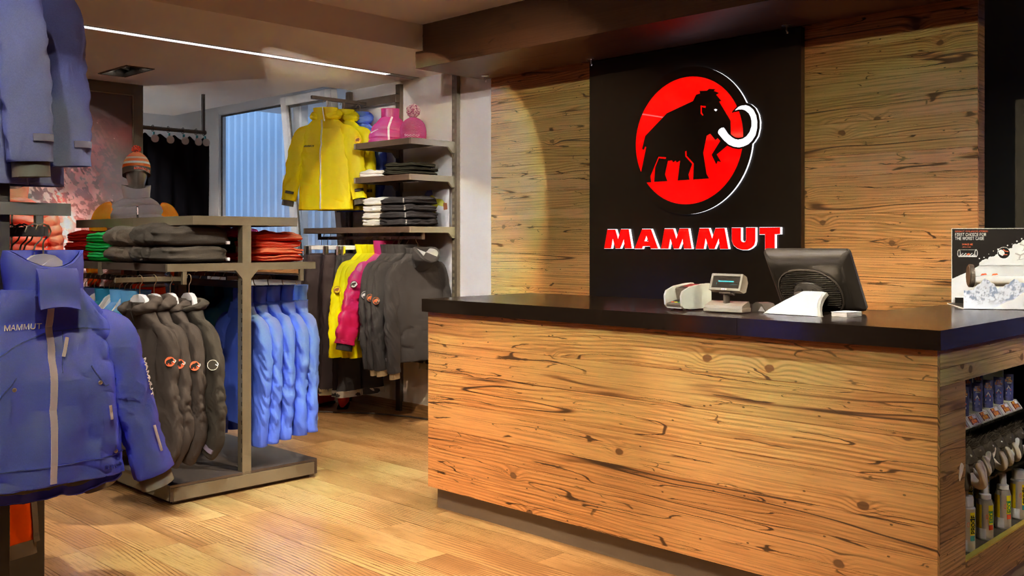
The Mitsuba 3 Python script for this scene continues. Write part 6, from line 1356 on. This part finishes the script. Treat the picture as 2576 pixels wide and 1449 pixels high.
for i, y in enumerate((3.62, 3.74, 3.86, 3.98, 4.10)):
    sun_tube(-1.40, y, 0.7365, f'dark blue sun cream tube in the back row, {("leftmost", "second from the left", "in the middle", "fourth from the left", "rightmost")[i]}', 10)
k = thing('white_carton', 'white carton with red round logos behind the sun cream tubes', 'box')
M = pose(-1.475, 4.28, 0.7005, 90)
part(k, 'box', cbx(-0.36, 0.36, 0.0, 0.17, 0.0, 0.152, 0.002), 'print_white', M=M)
for x in (-0.175, 0.03): 
    part(k, 'logo', on_wall(extrude(Point(x, 0.118).buffer(0.042, 20).intersection(sbox(-1, 0, 1, 0.151)), 0.0006), -0.0002), 'red_logo', M=M)
    part(k, 'logo_line', on_wall(extrude(LineString([(x-0.018, 0.098), (x+0.006, 0.108), (x+0.022, 0.102), (x+0.024, 0.122), (x+0.004, 0.128)]).buffer(0.0022), 0.0006), -0.0009), 'print_white', M=M)
part(k, 'lettering', cat(text_wall('ER', -0.29, -0.0003, 0.125, 0.018), text_wall('life', 0.085, -0.0003, 0.030, 0.030, False)), 'print_black', M=M)
dots = [cat(bx(x-0.005, x+0.005, -0.0008, -0.0002, z-0.001, z+0.001), bx(x-0.001, x+0.001, -0.0008, -0.0002, z-0.005, z+0.005)) for i, x in enumerate(np.arange(0.0, 0.34, 0.022)) for z in np.arange(0.035 + 0.01*(i % 2), 0.075, 0.02)]
part(k, 'dot_pattern', cat(*dots), 'print_grey', M=M, kind='stuff')
# plush mammoths on the lower glass shelf
PL = {}
def plush(x, y, z, rz, label, s=1.0, ry=0):
    k = thing('plush_mammoth', label, 'plush toy')
    M = pose(x, y, z, rz, 0, ry) @ T().scale(s)
    if not PL:
        m = trimesh.creation.icosphere(subdivisions=5, radius=1.0); v = np.array(m.vertices)
        r = 1 + (fb(v*3.1, 3)-0.5)*0.16 + (nz(v*26)-0.5)*0.05
        v = v*r[:, None]*np.array([0.052, 0.058, 0.062]); v[:, 1] += 0.012*(v[:, 2] < 0); v[:, 2] += 0.066; v[:, 2] = np.maximum(v[:, 2], 0.002)
        m.vertices = v; PL['body'] = ply(m, 'fur_black', smooth=True)
        rr = np.random.default_rng(3); V, F = [], []
        for i in range(420):
            a = rr.uniform(0, 2*PI); t = rr.uniform(0, 0.95); b = np.array([0.044*math.cos(a)*t**0.5, 0.045*math.sin(a)*t**0.5+0.006, 0.122-0.026*t]); d = np.array([math.cos(a)*t, math.sin(a)*t, 0.65]) + rr.normal(0, .25, 3); d *= rr.uniform(0.020, 0.040)/np.linalg.norm(d); w = np.cross(d, rr.normal(size=3)); w *= 0.0016/np.linalg.norm(w); w2 = np.cross(d, w); w2 *= 0.0016/np.linalg.norm(w2)
            o = len(V); V += [b+w, b-w, b+w2, b+d]; F += [[o, o+1, o+3], [o+1, o+2, o+3], [o+2, o, o+3]]
        PL['fur_tuft'] = ply((np.array(V), np.array(F)), 'fur_black')
        for sgn in (1, -1):
            pts = [(sgn*0.020, -0.050, 0.040), (sgn*0.030, -0.068, 0.022), (sgn*0.036, -0.088, 0.022), (sgn*0.034, -0.102, 0.042), (sgn*0.026, -0.102, 0.066), (sgn*0.022, -0.096, 0.078)]
            from scipy.interpolate import CubicSpline
            P = CubicSpline(np.arange(6), np.array(pts))(np.linspace(0, 5, 22)); rad = np.interp(np.linspace(0, 1, 22), [0, .5, .9, 1], [.0112, .0108, .0085, .005])
            PL['tusk', sgn] = ply(tube(P, rad, 14), 'tusk_plush', smooth=True)
        tr = tube([(0, -0.050, 0.060), (0, -0.066, 0.040), (0, -0.072, 0.018), (0, -0.070, 0.006)], [.018, .016, .014, .011], 14); PL['trunk'] = ply(tr, 'fur_black', smooth=True)
        e = trimesh.creation.icosphere(subdivisions=2, radius=0.0032); PL['eye'] = ply(e, 'print_white', smooth=True)
    part(k, 'body', PL['body'], 'fur_black', M=M)
    part(k, 'fur_tuft', PL['fur_tuft'], 'fur_black', M=M, kind='stuff')
    part(k, 'trunk', PL['trunk'], 'fur_black', M=M)
    for sgn in (1, -1):
        part(k, 'tusk', PL['tusk', sgn], 'tusk_plush', M=M)
        part(k, 'eye', PL['eye'], 'print_white', M=M @ T().translate([sgn*0.026, -0.046, 0.088]))
for i, (x, y, z, rz, s, ry) in enumerate(((-1.315, 3.605, 0.4915, 42, 1.35, 0), (-1.345, 3.725, 0.4915, 48, 1.1, 0), (-1.345, 3.83, 0.4915, 36, 1.1, 0), (-1.345, 3.94, 0.4915, 50, 1.1, 0), (-1.345, 4.055, 0.4915, 40, 1.1, 0), (-1.345, 4.17, 0.4915, 34, 1.1, 0), (-1.345, 4.29, 0.4915, 46, 1.1, 0))):
    plush(x, y, z, rz, ('large black plush mammoth at the left end of the glass shelf', 'black plush mammoth with cream tusks second from the left', 'black plush mammoth with cream tusks third from the left', 'black plush mammoth with cream tusks fourth from the left', 'black plush mammoth with cream tusks fifth from the left', 'black plush mammoth with cream tusks sixth from the left', 'black plush mammoth with cream tusks at the picture edge')[i], s, ry)
for i, y in enumerate((3.70, 3.84, 3.98, 4.12)):
    plush(-1.49, y, 0.4915, 40+7*i, ('plush mammoth in the back row behind the second', 'plush mammoth in the back row behind the third', 'plush mammoth in the back row behind the fourth', 'plush mammoth in the back row behind the fifth')[i], 1.25)
for v in labels.values():
    if len(v.get('label', '').split()) > 16: v['label'] = v['label'].replace(' the ', ' ')
